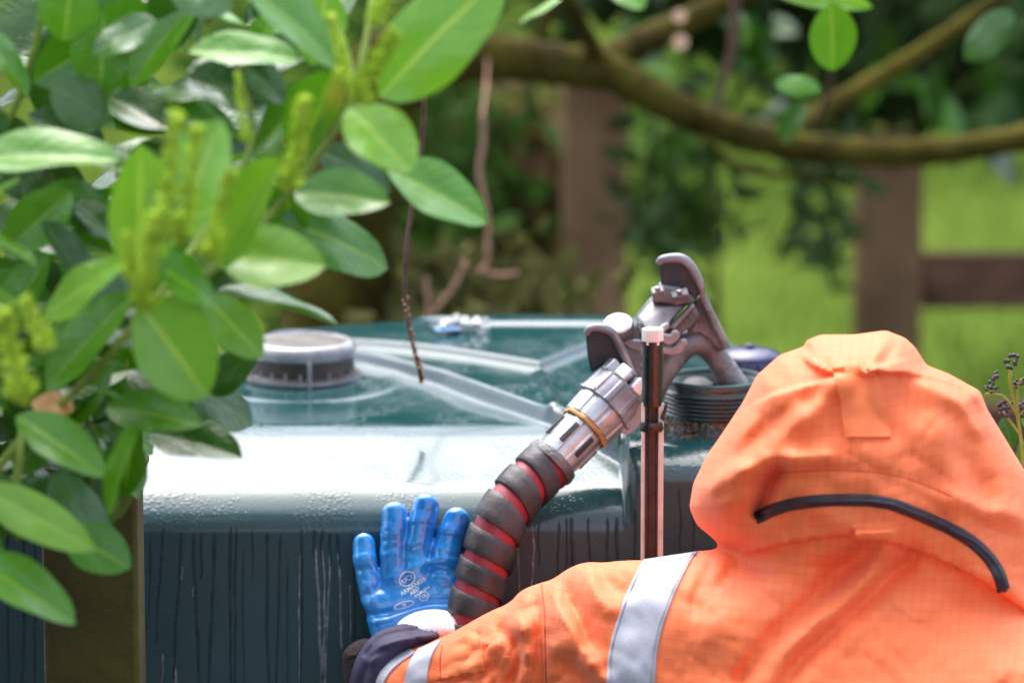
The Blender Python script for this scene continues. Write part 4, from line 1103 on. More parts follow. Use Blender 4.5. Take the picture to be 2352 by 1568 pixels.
# print on the back of the glove
def on_glove(px, py, off=.0007):
    h = GB.ray_cast(CAM, ray(px, py).normalized())
    if h[0] is None: return P(px, py, -.05)
    n_ = h[1] if h[1].dot(CAM - h[0]) > 0 else -h[1]
    return h[0] + n_ * off
def text_on_glove(txt, cx, cy, size, ang, name='lettering', bold=.0):
    cu_ = bpy.data.curves.new('t', 'FONT'); cu_.body = txt; cu_.size = 1; cu_.align_x = 'CENTER'; cu_.align_y = 'CENTER'; cu_.offset = bold; cu_.resolution_u = 3
    to = bpy.data.objects.new('t', cu_); COL.objects.link(to)
    dg = bpy.context.evaluated_depsgraph_get(); me = bpy.data.meshes.new_from_object(to.evaluated_get(dg))
    bpy.data.objects.remove(to); bpy.data.curves.remove(cu_)
    ca, sa = math.cos(ang), math.sin(ang)
    for v in me.vertices:
        x, y = v.co.x * size, v.co.y * size
        v.co = on_glove(cx + x * ca + y * sa, cy + x * sa - y * ca)
    me.materials.clear(); me.name = name
    return link(name, me, M['white_print'], glv, smooth=False)
def ring_on_glove(cx, cy, rx, ry, ang, w=2.0, a0=0, a1=2 * math.pi, name='print_ring'):
    n_ = 40; vs = []; fs = []
    for i in range(n_ + 1):
        t = a0 + (a1 - a0) * i / n_
        for s_ in (-w / 2, w / 2):
            x, y = (rx + s_) * math.cos(t), (ry + s_) * math.sin(t)
            vs.append(on_glove(cx + x * math.cos(ang) - y * math.sin(ang), cy + x * math.sin(ang) + y * math.cos(ang)))
    for i in range(n_): fs.append((2 * i, 2 * i + 1, 2 * i + 3, 2 * i + 2))
    m = MB(); m.add(vs, fs); return m.build(name, M['white_print'], glv)
GA = R(-34)
ring_on_glove(935, 1328, 19, 16, GA, 2.6)
text_on_glove('UCi', 935, 1329, 17, GA, bold=.01)
text_on_glove('TM', 966, 1322, 7, GA)
text_on_glove('ARMANITE', 949, 1346, 14, GA, bold=.02)
text_on_glove('A827', 953, 1357, 12, GA, bold=.03)
text_on_glove('EN388:2016', 970, 1358, 8, GA, bold=.02)
text_on_glove('CE', 974, 1368, 9, GA, bold=.02)
ring_on_glove(974, 1368, 11, 9, GA, 1.6)
text_on_glove('10', 928, 1388, 10, R(-16), bold=.02)
ring_on_glove(928, 1388, 23, 7, R(-16), 2)

# ---- the body inside the clothes, legs and boots (mostly out of frame)
def body():
    def cap(X, Y, Z, a, b, ra, rb):
        a = np.array(a); d = np.array(b) - a
        t = np.clip(((X - a[0]) * d[0] + (Y - a[1]) * d[1] + (Z - a[2]) * d[2]) / (d @ d), 0, 1)
        return np.sqrt((X - a[0] - t * d[0]) ** 2 + (Y - a[1] - t * d[1]) ** 2 + (Z - a[2] - t * d[2]) ** 2) - (ra + (rb - ra) * t)
    hx, hz = P(1990, 1030, -.38).x, P(1990, 1030, -.38).z
    sx = P(2050, 1450, -.35).x; hip = (sx + .02, -.62, .80)
    segs = [((hx, -.29, hz), (hx, -.26, hz - .05), .082, .07), ((hx, -.28, hz - .03), (sx - .02, -.34, 1.14), .05, .055),
            ((sx - .10, -.34, 1.10), (sx + .14, -.34, 1.10), .065, .065), ((sx, -.37, 1.08), hip, .10, .11),
            ((sx - .10, -.33, 1.10), tuple(P(1330, 1540, -.20)), .05, .04), (tuple(P(1330, 1540, -.20)), tuple(P(960, 1560, -.095)), .04, .03),
            ((sx + .14, -.34, 1.09), (sx + .24, -.28, .98), .05, .04), ((sx + .24, -.28, .98), (sx + .18, -.08, 1.12), .04, .028),
            ((hip[0] - .09, -.62, .78), (hip[0] - .12, -.50, .44), .085, .06), ((hip[0] - .12, -.50, .44), (hip[0] - .12, -.70, .08), .055, .04), ((hip[0] - .12, -.70, .05), (hip[0] - .13, -.54, .04), .04, .035),
            ((hip[0] + .09, -.62, .78), (hip[0] + .12, -.52, .44), .085, .06), ((hip[0] + .12, -.52, .44), (hip[0] + .12, -.75, .08), .055, .04), ((hip[0] + .12, -.75, .05), (hip[0] + .13, -.59, .04), .04, .035)]
    def grow(sub, extra, step, name, m, lo, hi, kk=.03):
        xs = np.arange(lo[0], hi[0], step); ys = np.arange(lo[1], hi[1], step); zs = np.arange(lo[2], hi[2], step)
        X, Y, Z = np.meshgrid(xs, ys, zs, indexing='ij'); F = None
        for a, b, ra, rb in sub:
            d = cap(X, Y, Z, a, b, ra + extra, rb + extra)
            if F is None: F = d
            else:
                h = np.clip(.5 + .5 * (d - F) / kk, 0, 1); F = d * (1 - h) + F * h - kk * h * (1 - h)
        v, f = surface_nets(F.astype(np.float32)); v = relax(v, f, 1)
        me = mesh_np(name, np.array(lo) + v * step, f); return link(name, me, m, person)
    grow(segs, -.012, .014, 'body', M['skin'], (-.25, -1.0, 0), (.85, .05, 1.5))
    grow(segs[8:10] + segs[11:13], .022, .014, 'trousers', M['navy_fabric'], (-.1, -1.1, .06), (.8, -.4, 1.0), .04)
    grow([segs[10], segs[13]], .014, .008, 'boots', M['boot'], (-.1, -1.1, -.02), (.8, -.4, .2), .01)
    grow(segs[6:8], .030, .012, 'far_sleeve', M['orange_plain'], (.2, -.7, .8), (.95, .0, 1.3), .03)
body()

# ------------------------------------------------------------------ plants
def leaf_mesh(name, bend, fold_, wav, seed, nu=14, nv=8):
    rs = np.random.RandomState(seed); vs = []; uv = []; fs = []
    for i in range(nu + 1):
        t = i / nu
        wd = (math.sin(math.pi * t ** .95) ** .62) * .5 if 0 < t < 1 else 0.0
        if t > .9: wd *= (1 - (t - .9) / .1 * .25)
        for j in range(nv + 1):
            s = (j / nv - .5) * 2
            y = s * wd
            z = -bend * (t * t) + fold_ * abs(s) * wd * 1.2 - .10 * (s * wd * 2) ** 2 * .6 + wav * math.sin(t * 9 + s * 1.5 + seed) * abs(s) * wd
            vs.append((t, y, z)); uv.append((t, .5 + s * .5))
    for i in range(nu):
        for j in range(nv):
            a = i * (nv + 1) + j; fs.append((a, a + nv + 1, a + nv + 2, a + 1))
    me = mesh_np(name, np.array(vs), np.array(fs), np.array(uv))
    me.polygons.foreach_set('use_smooth', [True] * len(me.polygons))
    return me
BASEM = {}
def get_leaf(k, mkey):
    key = (k, mkey)
    if key not in BASEM:
        prm = [(.10, .25, .05), (.22, .12, .08), (.02, .35, .04), (-.10, .20, .08), (.30, .05, .05)][k]
        me = leaf_mesh('leaf', prm[0], prm[1], prm[2], k + 3); me.materials.append(M[mkey]); BASEM[key] = me
    return BASEM[key]
def put_leaf(base, tip, width, roll, parent, mkey='leaf', k=None, name='leaf', nrm=None):
    base = Vector(base); tip = Vector(tip); d = tip - base; Lh = d.length; x = d.normalized()
    view = (nrm if nrm is not None else (CAM - base).normalized() + Vector((0, 0, random.choice((.6, 1.0, 1.5, 2.2)))))
    y = view.cross(x).normalized(); z = x.cross(y).normalized()
    rt = Matrix.Rotation(roll, 3, x); y = rt @ y; z = rt @ z
    k = random.randrange(5) if k is None else k
    o = bpy.data.objects.new(name, get_leaf(k, mkey)); COL.objects.link(o)
    Mx = Matrix(((x.x * Lh, y.x * width, z.x * Lh * .8, base.x), (x.y * Lh, y.y * width, z.y * Lh * .8, base.y), (x.z * Lh, y.z * width, z.z * Lh * .8, base.z), (0, 0, 0, 1)))
    o.parent = parent; o.matrix_world = Mx
    pinv = Matrix.Translation(-Vector(parent.location)); o.matrix_parent_inverse = Matrix(); o.matrix_basis = pinv @ Mx
    return o

LY = -1.05
laurel = empty('laurel_bush', (-.75, -.95, 0), 'glossy green cherry laurel bush with yellow flower buds hanging before the tank', 'bush')
pm = lambda Y: PXM / (Y - CAM.y) * 1.0
L_ = [  # base, tip, width, depth, material, roll, shape
 ((-80, 372), (268, 345), 138, -0.78, 'leaf', .1, 0), ((690, 138), (435, 104), 108, -0.73, 'leaf', -.1, 0), ((772, 152), (555, -70), 150, -0.78, 'leaf', 0, 0),
 ((872, 226), (1130, -70), 175, -0.83, 'leaf_pale', .1, 1), ((800, 248), (948, 388), 145, -0.83, 'leaf_pale', .1, 0), ((888, 392), (1128, 500), 148, -0.73, 'leaf', -.35, 0),
 ((676, 442), (890, 456), 108, -0.78, 'leaf', 0, 0), ((730, 345), (905, 425), 92, -0.68, 'leaf_dark', .3, 1), ((640, 505), (912, 592), 140, -0.68, 'leaf', .3, 1),
 ((498, 592), (748, 600), 148, -0.83, 'leaf_pale', .1, 0), ((498, 668), (782, 725), 135, -0.68, 'leaf', -.4, 0), ((318, 640), (322, 330), 140, -0.88, 'leaf_pale', .3, 2),
 ((395, 570), (505, 272), 160, -0.88, 'leaf_pale', -.3, 2), ((500, 610), (622, 365), 128, -0.85, 'leaf_pale', -.2, 0), ((345, 600), (502, 690), 128, -0.88, 'leaf', 0, 0),
 ((290, 600), (66, 712), 128, -0.83, 'leaf_pale', .2, 1), ((305, 678), (92, 890), 112, -0.75, 'leaf', -.35, 0), ((312, 692), (488, 912), 178, -0.88, 'leaf_pale', 0, 0),
 ((470, 680), (598, 810), 95, -0.78, 'leaf_pale', .2, 1), ((245, 935), (458, 965), 92, -0.73, 'leaf', .1, 0), ((36, 955), (245, 1085), 105, -0.78, 'leaf', .1, 0),
 ((318, 985), (232, 1186), 128, -0.83, 'leaf', .1, 0), ((120, 1090), (250, 1268), 98, -0.68, 'leaf_dark', .2, 1), ((-50, 1120), (205, 1248), 92, -0.83, 'leaf_pale', .3, 1),
 ((150, 1222), (300, 1300), 105, -0.73, 'leaf', .1, 0), ((-70, 1282), (180, 1420), 128, -0.83, 'leaf', .1, 0), ((340, 995), (552, 1035), 112, -0.63, 'leaf_dark', .2, 0),
 ((420, 880), (592, 960), 120, -0.58, 'leaf_dark', .1, 1), ((352, 15), (75, 192), 135, -0.63, 'leaf', -.5, 0), ((462, -10), (285, 192), 128, -0.65, 'leaf', .1, 0),
 ((-60, 60), (74, 215), 110, -0.68, 'leaf', -.3, 0), ((348, 190), (100, 285), 112, -0.61, 'leaf', -.5, 0), ((170, 232), (378, 268), 95, -0.63, 'leaf', .2, 1),
 ((375, 250), (548, 305), 100, -0.68, 'leaf', .2, 0), ((590, 345), (742, 175), 112, -0.68, 'leaf', -.4, 0), ((690, 375), (765, 158), 112, -0.73, 'leaf', -.5, 2),
 ((275, 520), (95, 440), 112, -0.63, 'leaf', -.6, 0), ((-40, 560), (125, 450), 120, -0.61, 'leaf_dark', -.5, 0), ((-30, 640), (110, 700), 95, -0.63, 'leaf', .2, 0),
 ((170, 940), (72, 915), 66, -0.71, 'leaf_orange', 0, 1), ((620, 60), (800, -30), 110, -0.63, 'leaf', .3, 0), ((40, 420), (-60, 470), 100, -0.73, 'leaf_pale', .2, 0),
 ((560, 760), (470, 700), 70, -0.68, 'leaf', .2, 0), ((200, 1090), (40, 1160), 80, -0.63, 'leaf_dark', .1, 0), ((60, 720), (-60, 640), 90, -0.78, 'leaf_pale', .1, 0),
 ((820, -40), (700, 130), 95, -0.63, 'leaf_dark', .2, 0), ((480, 900), (575, 800), 85, -0.61, 'leaf_dark', .2, 1), ((300, 850), (430, 905), 90, -0.63, 'leaf_dark', .3, 1),
]
for (b, t, w, Y, mk, roll, k) in L_:
    dy = random.uniform(-.03, .03)
    lf = put_leaf(P(b[0], b[1], Y + dy), P(t[0], t[1], Y - dy - .02), w * 1.2 / pm(Y), roll, laurel, mk, k)
    if mk == 'leaf_orange': lf['label'] = 'dying orange leaf'
# fuller growth behind: dark interior leaves
def in_bush(x, y):
    lim = np.interp(y, [-400, 0, 300, 500, 700, 800, 900, 1000, 1100, 1200, 1300], [1000, 840, 800, 740, 640, 480, 430, 400, 250, 200, 40])
    return x < lim
cnt = 0; tries = 0
while cnt < 130 and tries < 5000:
    tries += 1
    x = random.uniform(-420, 900); y = random.uniform(-420, 1280)
    if not in_bush(x, y): continue
    Y = random.uniform(-.66, -.26); an = random.uniform(-.7, 3.6); ln = random.uniform(150, 250)
    bx, by = x - math.cos(an) * ln * .4, y - math.sin(an) * ln * .4
    tx_, ty_ = x + math.cos(an) * ln * .6, y + math.sin(an) * ln * .6
    if not in_bush(tx_ + 30, ty_) or not in_bush(bx + 30, by): continue
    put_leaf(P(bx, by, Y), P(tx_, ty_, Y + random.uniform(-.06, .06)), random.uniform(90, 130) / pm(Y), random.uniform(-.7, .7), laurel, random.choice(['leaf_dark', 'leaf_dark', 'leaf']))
    cnt += 1
for i in range(110):
    x = random.uniform(-150, 330); y = random.uniform(720, 1190); Y = random.uniform(-.62, -.36); an = random.uniform(-.4, 3.5); ln = random.uniform(150, 220)
    lx = np.interp(y, [720, 950, 1060, 1150, 1240], [520, 470, 330, 260, 180])
    tx_ = x + math.cos(an) * ln * .6; ty_ = y + math.sin(an) * ln * .6; bx = x - math.cos(an) * ln * .4; by = y - math.sin(an) * ln * .4
    if max(tx_, bx) > lx or max(ty_, by) > 1270: continue
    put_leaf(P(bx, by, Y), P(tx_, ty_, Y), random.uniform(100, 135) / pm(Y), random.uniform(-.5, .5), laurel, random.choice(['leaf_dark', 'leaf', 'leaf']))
for i in range(60):
    x = random.uniform(0, 800); y = random.uniform(-20, 760); Y = random.uniform(-.74, -.6); an = random.uniform(-.6, 3.7); ln = random.uniform(150, 220)
    tx_ = x + math.cos(an) * ln * .6; ty_ = y + math.sin(an) * ln * .6; bx = x - math.cos(an) * ln * .4; by = y - math.sin(an) * ln * .4
    if not in_bush(tx_ + 60, ty_) or not in_bush(bx + 60, by): continue
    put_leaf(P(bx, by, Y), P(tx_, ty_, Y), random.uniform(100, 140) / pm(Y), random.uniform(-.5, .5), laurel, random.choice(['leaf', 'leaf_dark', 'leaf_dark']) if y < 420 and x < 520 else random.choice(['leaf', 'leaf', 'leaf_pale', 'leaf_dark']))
# canopy of the same bush above and beside the frame (leaves added out of view to shade it)
def leafmass(name, N_, centre, size, leaf, m, parent=None, flat=.5, shape='ell', seed=1, wratio=.42):
    rs = np.random.RandomState(seed)
    p = rs.normal(0, 1, (N_, 3)); p /= np.linalg.norm(p, axis=1)[:, None]; r_ = rs.rand(N_) ** (1 / 3.)
    # clumpy radius
    lob = 1 + .28 * np.sin(p[:, 0] * 5 + seed) * np.sin(p[:, 1] * 4 + 2 * seed) + .2 * np.sin(p[:, 2] * 7 + seed)
    p = p * (r_ * lob)[:, None] * np.array(size)[None] + np.array(centre)[None]
    a = rs.normal(0, 1, (N_, 3)); a /= np.linalg.norm(a, axis=1)[:, None]
    nn = rs.normal(0, 1, (N_, 3)); nn[:, 2] += 1.0; b = np.cross(a, nn); b /= np.linalg.norm(b, axis=1)[:, None] + 1e-9
    l = leaf * rs.uniform(.6, 1.3, N_)[:, None]; w = l * wratio * .5
    c = np.cross(a, b); 
    v = np.stack([p, p + a * l * .35 + b * w + c * l * .05, p + a * l * .75 + b * w * .7, p + a * l - c * l * .1, p + a * l * .75 - b * w * .7, p + a * l * .35 - b * w + c * l * .05], 1)
    f = np.arange(N_ * 6).reshape(-1, 6)
    me = mesh_np(name, v.reshape(-1, 3), f); o = link(name, me, m, parent, smooth=False); return o
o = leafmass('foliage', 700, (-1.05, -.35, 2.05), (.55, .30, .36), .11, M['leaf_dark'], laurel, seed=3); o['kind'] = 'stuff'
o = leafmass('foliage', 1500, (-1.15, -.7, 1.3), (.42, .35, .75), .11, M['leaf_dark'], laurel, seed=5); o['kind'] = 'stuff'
# stems
def stem(pts, r0, r1, parent, m='stem', name='stem', n=8):
    q = smooth_line([tuple(P(*p)) for p in pts], 2)
    mb = MB(); mb.tube(q, [r0 + (r1 - r0) * i / (len(q) - 1) for i in range(len(q))], n); return mb.build(name, M[m], parent, smooth=True)
for pts in ([(560, 150, -0.73), (575, 260, -0.73), (585, 340, -0.73), (480, 520, -0.75), (350, 700, -0.81), (180, 900, -0.73), (40, 1000, -0.68), (-150, 1300, -0.63)],
            [(860, -60, -0.73), (850, 60, -0.76), (812, 220, -0.78), (780, 290, -0.76), (660, 450, -0.73), (500, 620, -0.75), (350, 700, -0.78)],
            [(760, 30, -0.73), (800, 130, -0.73), (815, 230, -0.75)], [(50, 960, -0.71), (45, 1060, -0.73), (20, 1200, -0.68)],
            [(100, -40, -0.68), (95, 60, -0.68), (40, 250, -0.63), (-60, 400, -0.63)]):
    stem(pts, .003, .004, laurel)
stem([(-150, 1300, -0.63), (-300, 1800, -0.65), (-330, 3400, -0.68)], .012, .03, laurel, 'bark', 'trunk', 12)
# flower spikes
def spike(pts, n_, r_, parent, seed):
    rs = random.Random(seed); q = smooth_line([tuple(P(*p)) for p in pts], 2); mb = MB()
    mb.tube(q, [.0022] * len(q), 6)
    n_ *= 2
    for i in range(n_):
        t = (i + rs.random()) / n_ * (len(q) - 1); a = min(int(t), len(q) - 2); p = Vector(q[a]).lerp(Vector(q[a + 1]), t - a)
        an = rs.random() * 6.283; ax = (Vector(q[a + 1]) - Vector(q[a])).normalized(); u = ax.cross(Vector((.2, 1, .1))).normalized(); w = ax.cross(u)
        d = (u * math.cos(an) + w * math.sin(an) + ax * -.6 * (1 if q[-1][2] < q[0][2] else -1) * 0 + ax * .8).normalized()
        rr = r_ * (1 - .55 * i / n_)
        rr *= rs.uniform(.7, 1.35); mb.tube([p, p + d * rr * .7, p + d * rr], [.0006, .0017, .0006], 5)
    return mb.build('flower_spike', M['bud'], parent, smooth=True)
for i, (pts, n_, r_) in enumerate([([(365, 560, -1.05), (390, 420, -1.05), (405, 270, -1.07)], 80, .016), ([(410, 560, -1.03), (440, 430, -1.05), (450, 300, -1.05)], 70, .015), ([(330, 720, -1.05), (340, 620, -1.05), (350, 500, -1.05)], 80, .016),
                                 ([(480, 600, -1.00), (500, 500, -1.02), (530, 400, -1.02)], 70, .014), ([(660, 440, -0.95), (680, 340, -0.97), (700, 230, -0.97)], 80, .015), ([(815, 240, -0.97), (860, 150, -0.99), (905, 80, -0.99)], 80, .016),
                                 ([(790, 200, -0.95), (785, 110, -0.95), (760, 40, -0.95)], 50, .010), ([(850, 60, -0.95), (880, 10, -0.95), (910, -40, -0.95)], 50, .012), ([(60, 930, -1.00), (30, 830, -1.00), (10, 720, -1.02)], 90, .018), ([(110, 800, -1.00), (80, 740, -1.02), (60, 690, -1.02)], 50, .013),
                                 ([(570, 330, -0.90), (550, 240, -0.90), (545, 170, -0.90)], 30, .007), ([(300, 650, -1.03), (310, 600, -1.03), (290, 540, -1.03)], 40, .012)]):
    spike(pts, n_, r_, laurel, i)

# mossy post in front of the tank
pp = P(217, 1400, -.22); wpx = 225 / pm(-.22)
mp = empty('garden_post', (pp.x, -.22, 0), 'mossy square wooden post standing in front of the tank under the laurel', 'post')
zt = P(217, 1085, -.22).z
m = MB(); m.box((pp.x, -.22, zt / 2), (wpx, .08, zt)); m.build('shaft', M['mosswood'], mp, bevel=.006)
m = MB(); m.box((pp.x, -.22, zt + .006), (wpx + .012, .092, .012)); m.build('post_cap', M['mosswood'], mp, bevel=.004)

# post-and-rail fence
FY = 3.0
def post(px0, px1, pyt, label):
    w = (px1 - px0) / pm(FY); c = P((px0 + px1) / 2, pyt, FY)
    return c, w
fence = empty('post_and_rail_fence', (P(2042, 300, FY).x, FY, 0), 'brown timber post and rail fence behind the tank, a gap between its posts', 'fence')
for px0, px1, pyt in ((1292, 1442, 140), (1968, 2118, 300), (-300, -150, 200), (2900, 3050, 300)):
    c, w = post(px0, px1, pyt, '')
    m = MB(); z = c.z
    m.prism([(c.x - w / 2, FY - .05, -.05), (c.x + w / 2, FY - .05, -.05), (c.x + w / 2, FY - .05, z - .012), (c.x + w * .1, FY - .05, z), (c.x - w / 2, FY - .05, z - .01)], (0, .1, 0))
    m.build('post', M['postwood'], fence, bevel=.005)
xl = P(2120, 600, FY).x; xr = P(3100, 600, FY).x
for py0, py1 in ((582, 708), (930, 1050)):
    za, zb = P(0, py0, FY).z, P(0, py1, FY).z
    m = MB(); m.box(((xl + xr) / 2, FY + .01, (za + zb) / 2), (xr - xl, .04, za - zb)); m.build('rail', M['railwood'], fence, bevel=.004)

# tree with spreading limbs behind the tank
tree = empty('garden_tree', (P(700, 1568, 1.95).x, 1.95, 0), 'garden tree with low mossy limbs arching behind the tank', 'tree')
def limb(pts, r0, r1, m='bark', name='limb', parent=tree):
    q = smooth_line([tuple(P(*p)) for p in pts], 3); kk = 1.12 if parent is tree else 1; r0 *= kk; r1 *= kk
    mb = MB(); mb.tube(q, [(r0 + (r1 - r0) * i / (len(q) - 1)) * (1 + .06 * math.sin(i * 1.7)) for i in range(len(q))], 14, wob=.06); return mb.build(name, M[m], parent, smooth=True)
limb([(700, 2500, 1.95), (720, 1400, 1.95), (780, 600, 1.90), (860, 200, 1.90), (960, 120, 1.90)], .09, .045, name='trunk')
limb([(860, 130, 1.90), (1000, 140, 1.85), (1150, 130, 1.85), (1290, 150, 1.85), (1400, 165, 1.85)], .034, .025)
limb([(1380, 150, 1.85), (1500, 225, 1.85), (1620, 280, 1.90), (1760, 325, 1.95), (1920, 350, 1.95), (2100, 352, 1.95), (2250, 338, 1.90), (2420, 300, 1.85)], .024, .016)
limb([(1360, 160, 1.85), (1450, 105, 1.90), (1560, 60, 1.95), (1680, 0, 1.95), (1800, -80, 1.95)], .022, .015)
limb([(1780, 330, 1.95), (1860, 270, 2.00), (2000, 190, 2.05), (2150, 100, 2.05), (2330, -30, 2.05)], .016, .010)
limb([(950, 110, 1.85), (1050, 50, 1.85), (1130, -60, 1.85)], .02, .012, 'bark')
limb([(1390, 165, 1.85), (1230, -150, 1.7), (1120, -330, 1.4), (1000, -425, 1.2)], .012, .004, 'bark')
limb([(1230, 120, 1.95), (1250, 60, 1.95), (1280, -40, 1.95)], .011, .007, 'bark')
limb([(1880, 280, 1.85), (1905, 200, 1.75), (1912, 150, 1.65)], .004, .003, 'twig', 'twig')
limb([(1690, -30, 1.85), (1688, 90, 1.85), (1665, 180, 1.85), (1640, 260, 1.85)], .007, .004, 'twig', 'twig')
limb([(1620, 320, 1.75), (1700, 400, 2.15), (1850, 400, 2.35), (1950, 430, 2.55)], .006, .004, 'bark', 'twig')
# two blurred light spots, drawn as pale discs on added stubs
for (x, y, r_) in ((1561, 38, 22), (1563, 97, 25)):
    q = P(x, y, 1.7); d = (CAM - q).normalized(); rr = r_ * .9 / pm(1.7)
    m = MB(); m.tube([q - d * .02 + Vector((0, 0, .002)), q], [rr * .8, rr * .9], 14); st = m.build('spot_stub', M['bark'], tree, smooth=True)
    m = MB(); m.lathe(q, q + d, [(0, rr * .84), (.002, rr * .82)], 16); m.build('light_spot', M['spot_pink'], st)
# single leaves on the tree
for (b, t, w, Y, mk, roll) in [((1908, 5), (1916, 168), 112, .75, 'leaf', .1), ((1885, 205), (1775, 185), 52, 1.0, 'leaf', -.5), ((1760, -20), (2010, 12), 60, .8, 'leaf_pale', .2), ((2330, 30), (2200, 130), 95, 1.2, 'leaf_dark', -.5), ((2360, 150), (2250, 260), 105, 2.6, 'leaf_dark', -.5),
                               ((2352, 240), (2230, 350), 100, 2.7, 'leaf_dark', -.4), ((1700, 30), (1740, 110), 60, 1.6, 'leaf_dark', -.4), ((1480, 20), (1400, -50), 80, 1.0, 'leaf', 0), ((1290, 0), (1180, 30), 50, .8, 'leaf_pale', 0), ((1850, 230), (1790, 330), 60, 1.5, 'leaf_dark', 0)]:
    put_leaf(P(b[0], b[1], Y), P(t[0], t[1], Y + .02), w / pm(Y), roll, tree, mk)
for (a_, b_, c_, n_, s_) in ((1492, 430, 2.4, 40, 61), (1890, 440, 2.4, 50, 62), (1650, 350, 2.6, 26, 63)):
    leafmass('hanging_spray', n_, tuple(P(a_, b_, c_)), (.055, .08, .15), .055, M['foliage_dark'], tree, seed=s_)['kind'] = 'stuff'
rs = random.Random(4)
for i in range(60):
    x = rs.uniform(1420, 2450); y = rs.uniform(-80, 330 if x > 1750 else 190); Y = rs.uniform(2.4, 3.2); an = rs.uniform(0, 6.28); ln = rs.uniform(90, 190)
    put_leaf(P(x, y, Y), P(x + math.cos(an) * ln, y + math.sin(an) * ln, Y + .03), rs.uniform(50, 90) / pm(Y), rs.uniform(-.8, .8), tree, rs.choice(['leaf_dark', 'leaf_dark', 'leaf']))
o = leafmass('foliage', 1300, (P(2000, 0, 2.7).x, 2.7, P(2000, 0, 2.7).z + .06), (.70, .30, .11), .09, M['foliage_dark'], tree, seed=8); o['kind'] = 'stuff'

# hanging twigs
tw = empty('hanging_twig', P(968, 200, .25), 'thin bare brown twig hanging straight down over the tank top', 'twig')
limb([(1000, -420, 1.2), (970, -200, .5), (965, -40, .27), (972, 180, .25), (975, 300, .26), (950, 450, .26), (928, 600, .24), (930, 700, .23), (945, 780, .22), (962, 840, .20), (968, 878, .20)], .0032, .0022, 'twig', 'stalk', tw)
mb = MB(); q = smooth_line([tuple(P(*p)) for p in [(930, 690, .23), (945, 780, .22), (962, 840, .20), (968, 878, .20)]], 3)
for i in range(60):
    p = Vector(random.choice(q)) + Vector([random.uniform(-.003, .003) for _ in range(3)]); mb.lathe(p, p + Vector((random.random(), random.random(), 1)), [(0, .0008), (.001, .0018), (.003, .0008)], 6)
mb.build('catkin_scales', M['twig_pink'], tw, smooth=True)
tw2 = empty('pink_twig', P(1110, 500, 1.5), 'crooked blurred reddish twig hanging beside the glossy laurel leaf', 'twig')
limb([(1108, 262, 1.5), (1112, 330, 1.5), (1098, 390, 1.5), (1108, 440, 1.5), (1122, 500, 1.5), (1120, 600, 1.5)], .0036, .0032, 'twig_pink', 'stalk', tw2)
tw3 = empty('forked_twig', P(1050, 640, 1.5), 'short forked pale twig just above the tank horizon', 'twig')
limb([(978, 735, 1.5), (1010, 700, 1.5), (1050, 650, 1.5), (1070, 600, 1.5)], .0028, .0034, 'twig_pink', 'stalk', tw3)
limb([(985, 725, 1.5), (983, 680, 1.5), (978, 640, 1.5)], .0032, .0028, 'twig_pink', 'side_shoot', tw3)
limb([(1100, 622, 1.5), (1150, 634, 1.5), (1190, 626, 1.5)], .0030, .0024, 'twig_pink', 'side_shoot', tw3)

limb([(1120, 120, 1.85), (1118, 190, 1.7), (1108, 264, 1.5)], .0012, .0014, 'twig_pink', 'thread', tw2)
limb([(1120, 600, 1.5), (1116, 612, 1.5), (1100, 622, 1.5)], .003, .003, 'twig_pink', 'side_shoot', tw2)
limb([(978, 735, 1.5), (960, 900, 1.5), (965, 2300, 1.5), (965, 3200, 1.5)], .003, .006, 'twig', 'stalk', tw3)

# low growth between tank and fence
def shrub(name, label, px, py, Y, size, m, leaf, N_, seed, stems=4):
    c = P(px, py, Y); rt = empty(name, (c.x, Y, 0), label, 'shrub')
    leafmass('foliage', N_, tuple(c), size, leaf, M[m], rt, seed=seed)['kind'] = 'stuff'
    rs = random.Random(seed)
    for i in range(stems):
        mb = MB(); e = c + Vector((rs.uniform(-1, 1) * size[0] * .7, rs.uniform(-.5, .5) * size[1], size[2] * rs.uniform(.2, .8)))
        q = smooth_line([(c.x + rs.uniform(-.05, .05), Y, 0), tuple((Vector((c.x, Y, 0)) + e) / 2 + Vector((rs.uniform(-.05, .05), 0, 0))), tuple(e)], 2)
        mb.tube(q, [.012 - .008 * k / len(q) for k in range(len(q))], 7); mb.build('stem', M['bark_lt'], rt, smooth=True)
    return rt
shrub('leafy_shrub', 'dark leafy shrub left of the first fence post', 1060, 400, 3.4, (.24, .25, .24), 'foliage_olive', .07, 260, 11)
shrub('leafy_shrub', 'withered brown shrub hugging the first fence post', 1215, 430, 3.4, (.12, .2, .20), 'foliage_brown', .07, 420, 12)
shrub('leafy_shrub', 'olive shrub rising behind the far end of the tank', 1080, 690, 1.9, (.22, .25, .07), 'foliage_olive', .06, 330, 13)
shrub('leafy_shrub', 'deep green shrub behind the laurel and the black screw cap', 820, 440, 3.2, (.34, .3, .34), 'foliage_mid', .08, 900, 14, 0)
shrub('conifer_shrub', 'feathery green shrub between the two fence posts', 1545, 430, 3.4, (.10, .2, .24), 'foliage_mid', .08, 130, 15, 1)
shrub('conifer_shrub', 'thin dark shrub close to the second fence post', 1890, 450, 3.4, (.08, .2, .18), 'foliage_dark', .07, 70, 16, 0)
shrub('leafy_shrub', 'dark green hanging bush at the top corner beyond the long limb', 2160, 120, 3.0, (.42, .3, .13), 'foliage_dark', .08, 650, 17, 0)

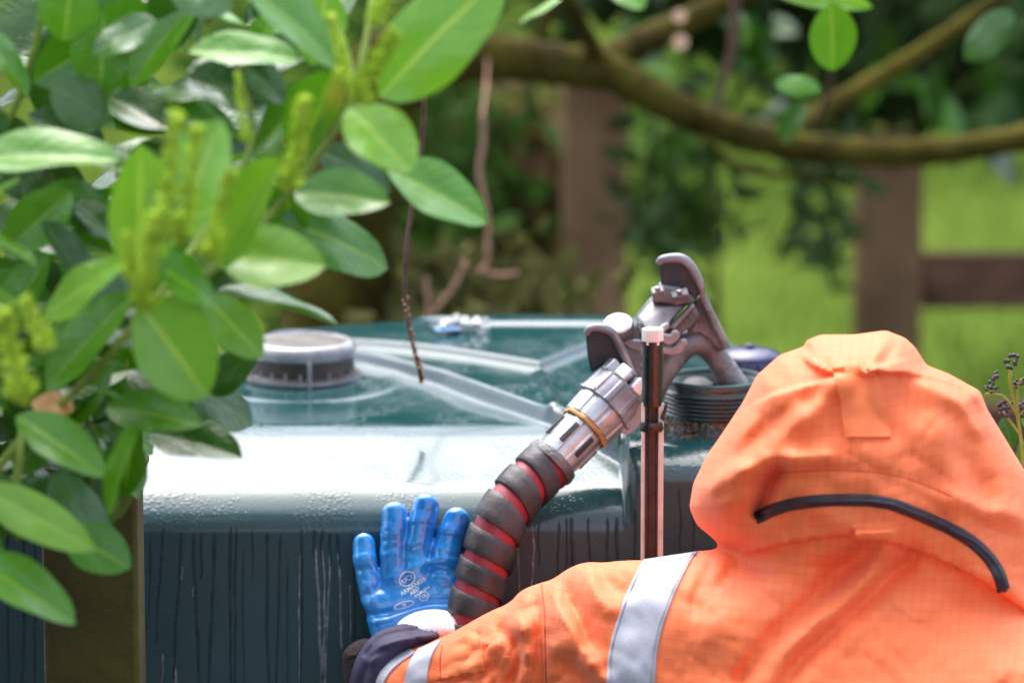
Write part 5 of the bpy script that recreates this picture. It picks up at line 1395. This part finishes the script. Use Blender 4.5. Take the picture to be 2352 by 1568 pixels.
# ivy with berries at the right
ivy = empty('berried_ivy', (P(2330, 1100, -.1).x, -.1, 0), 'ivy sprig with clusters of dark berries beside the orange hood', 'ivy')
def st(pts, r=.0016): 
    q = smooth_line([tuple(P(*p)) for p in pts], 2); mb = MB(); mb.tube(q, r, 6); mb.build('stem', M['stem'], ivy, smooth=True)
st([(2400, 3860, -.1), (2385, 2800, -.1), (2380, 1700, -.1), (2370, 1300, -.1), (2352, 1080, -.1), (2340, 960, -.1), (2318, 880, -.1), (2322, 850, -.1)], .002)
st([(2340, 960, -.1), (2310, 910, -.1), (2285, 905, -.1), (2262, 905, -.1)]); st([(2340, 960, -.1), (2335, 900, -.1), (2345, 870, -.1)]); st([(2345, 1000, -.1), (2315, 960, -.1), (2305, 945, -.1)]); st([(2345, 950, -.1), (2380, 900, -.1)])
for ci, (cx, cy, n_, sp_) in enumerate([(2322, 828, 16, 18), (2275, 890, 12, 16), (2345, 880, 10, 14), (2312, 940, 16, 20), (2285, 862, 6, 10), (2352, 940, 10, 16)]):
    mb = MB(); rs = random.Random(ci)
    for i in range(n_):
        a = rs.random() * 6.28; r_ = sp_ * rs.random() ** .5; p = P(cx + r_ * math.cos(a), cy + r_ * math.sin(a), -.1 + rs.uniform(-.008, .008)); R_ = rs.uniform(.0016, .0026)
        mb.lathe(p - Vector((0, 0, R_)), p + Vector((0, 0, 1)), [(0, R_ * .3), (R_ * .4, R_ * .85), (R_, R_), (R_ * 1.6, R_ * .8), (R_ * 2, R_ * .2)], 8)
    mb.build('berry_cluster', M['berry'], ivy, smooth=True)
for (b, t, w, mk) in [((2300, 960), (2335, 1030), 55, 'leaf_dark'), ((2345, 1010), (2400, 1090), 80, 'leaf'), ((2360, 1060), (2335, 1150), 60, 'leaf_pale'), ((2350, 930), (2400, 1000), 60, 'leaf')]:
    put_leaf(P(*b, -.06), P(*t, -.06), w / pm(-.06), .2, ivy, mk)

# trees beyond the meadow (they stand above the frame and show in the tank's wet top)
tl = ['tall broad dark tree', 'round crowned green tree', 'leaning tall green tree', 'wide spreading dark tree', 'slim tall green tree', 'bushy dark green tree', 'old tall dark tree']
for i, x in enumerate((-13, -8.5, -4.2, 0, 4.4, 8.8, 13.5)):
    y = 25 + (i * 37 % 5) * .7; h = 9.6 + (i * 53 % 7) * .22
    rt = empty('field_tree', (x, y, 0), tl[i] + ' at the far side of the meadow', 'tree', 'trees along the far side of the meadow')
    mb = MB(); mb.tube([(x, y, -.1), (x + .1, y, 2), (x, y, 5.5)], [.28, .2, .1], 10); mb.build('trunk', M['bark_lt'], rt, smooth=True)
    leafmass('crown', 2600, (x, y, h * .54), (3.0, 2.2, h * .50), .8, M['foliage_mid' if i % 2 else 'foliage_dark'], rt, seed=20 + i, wratio=.6)
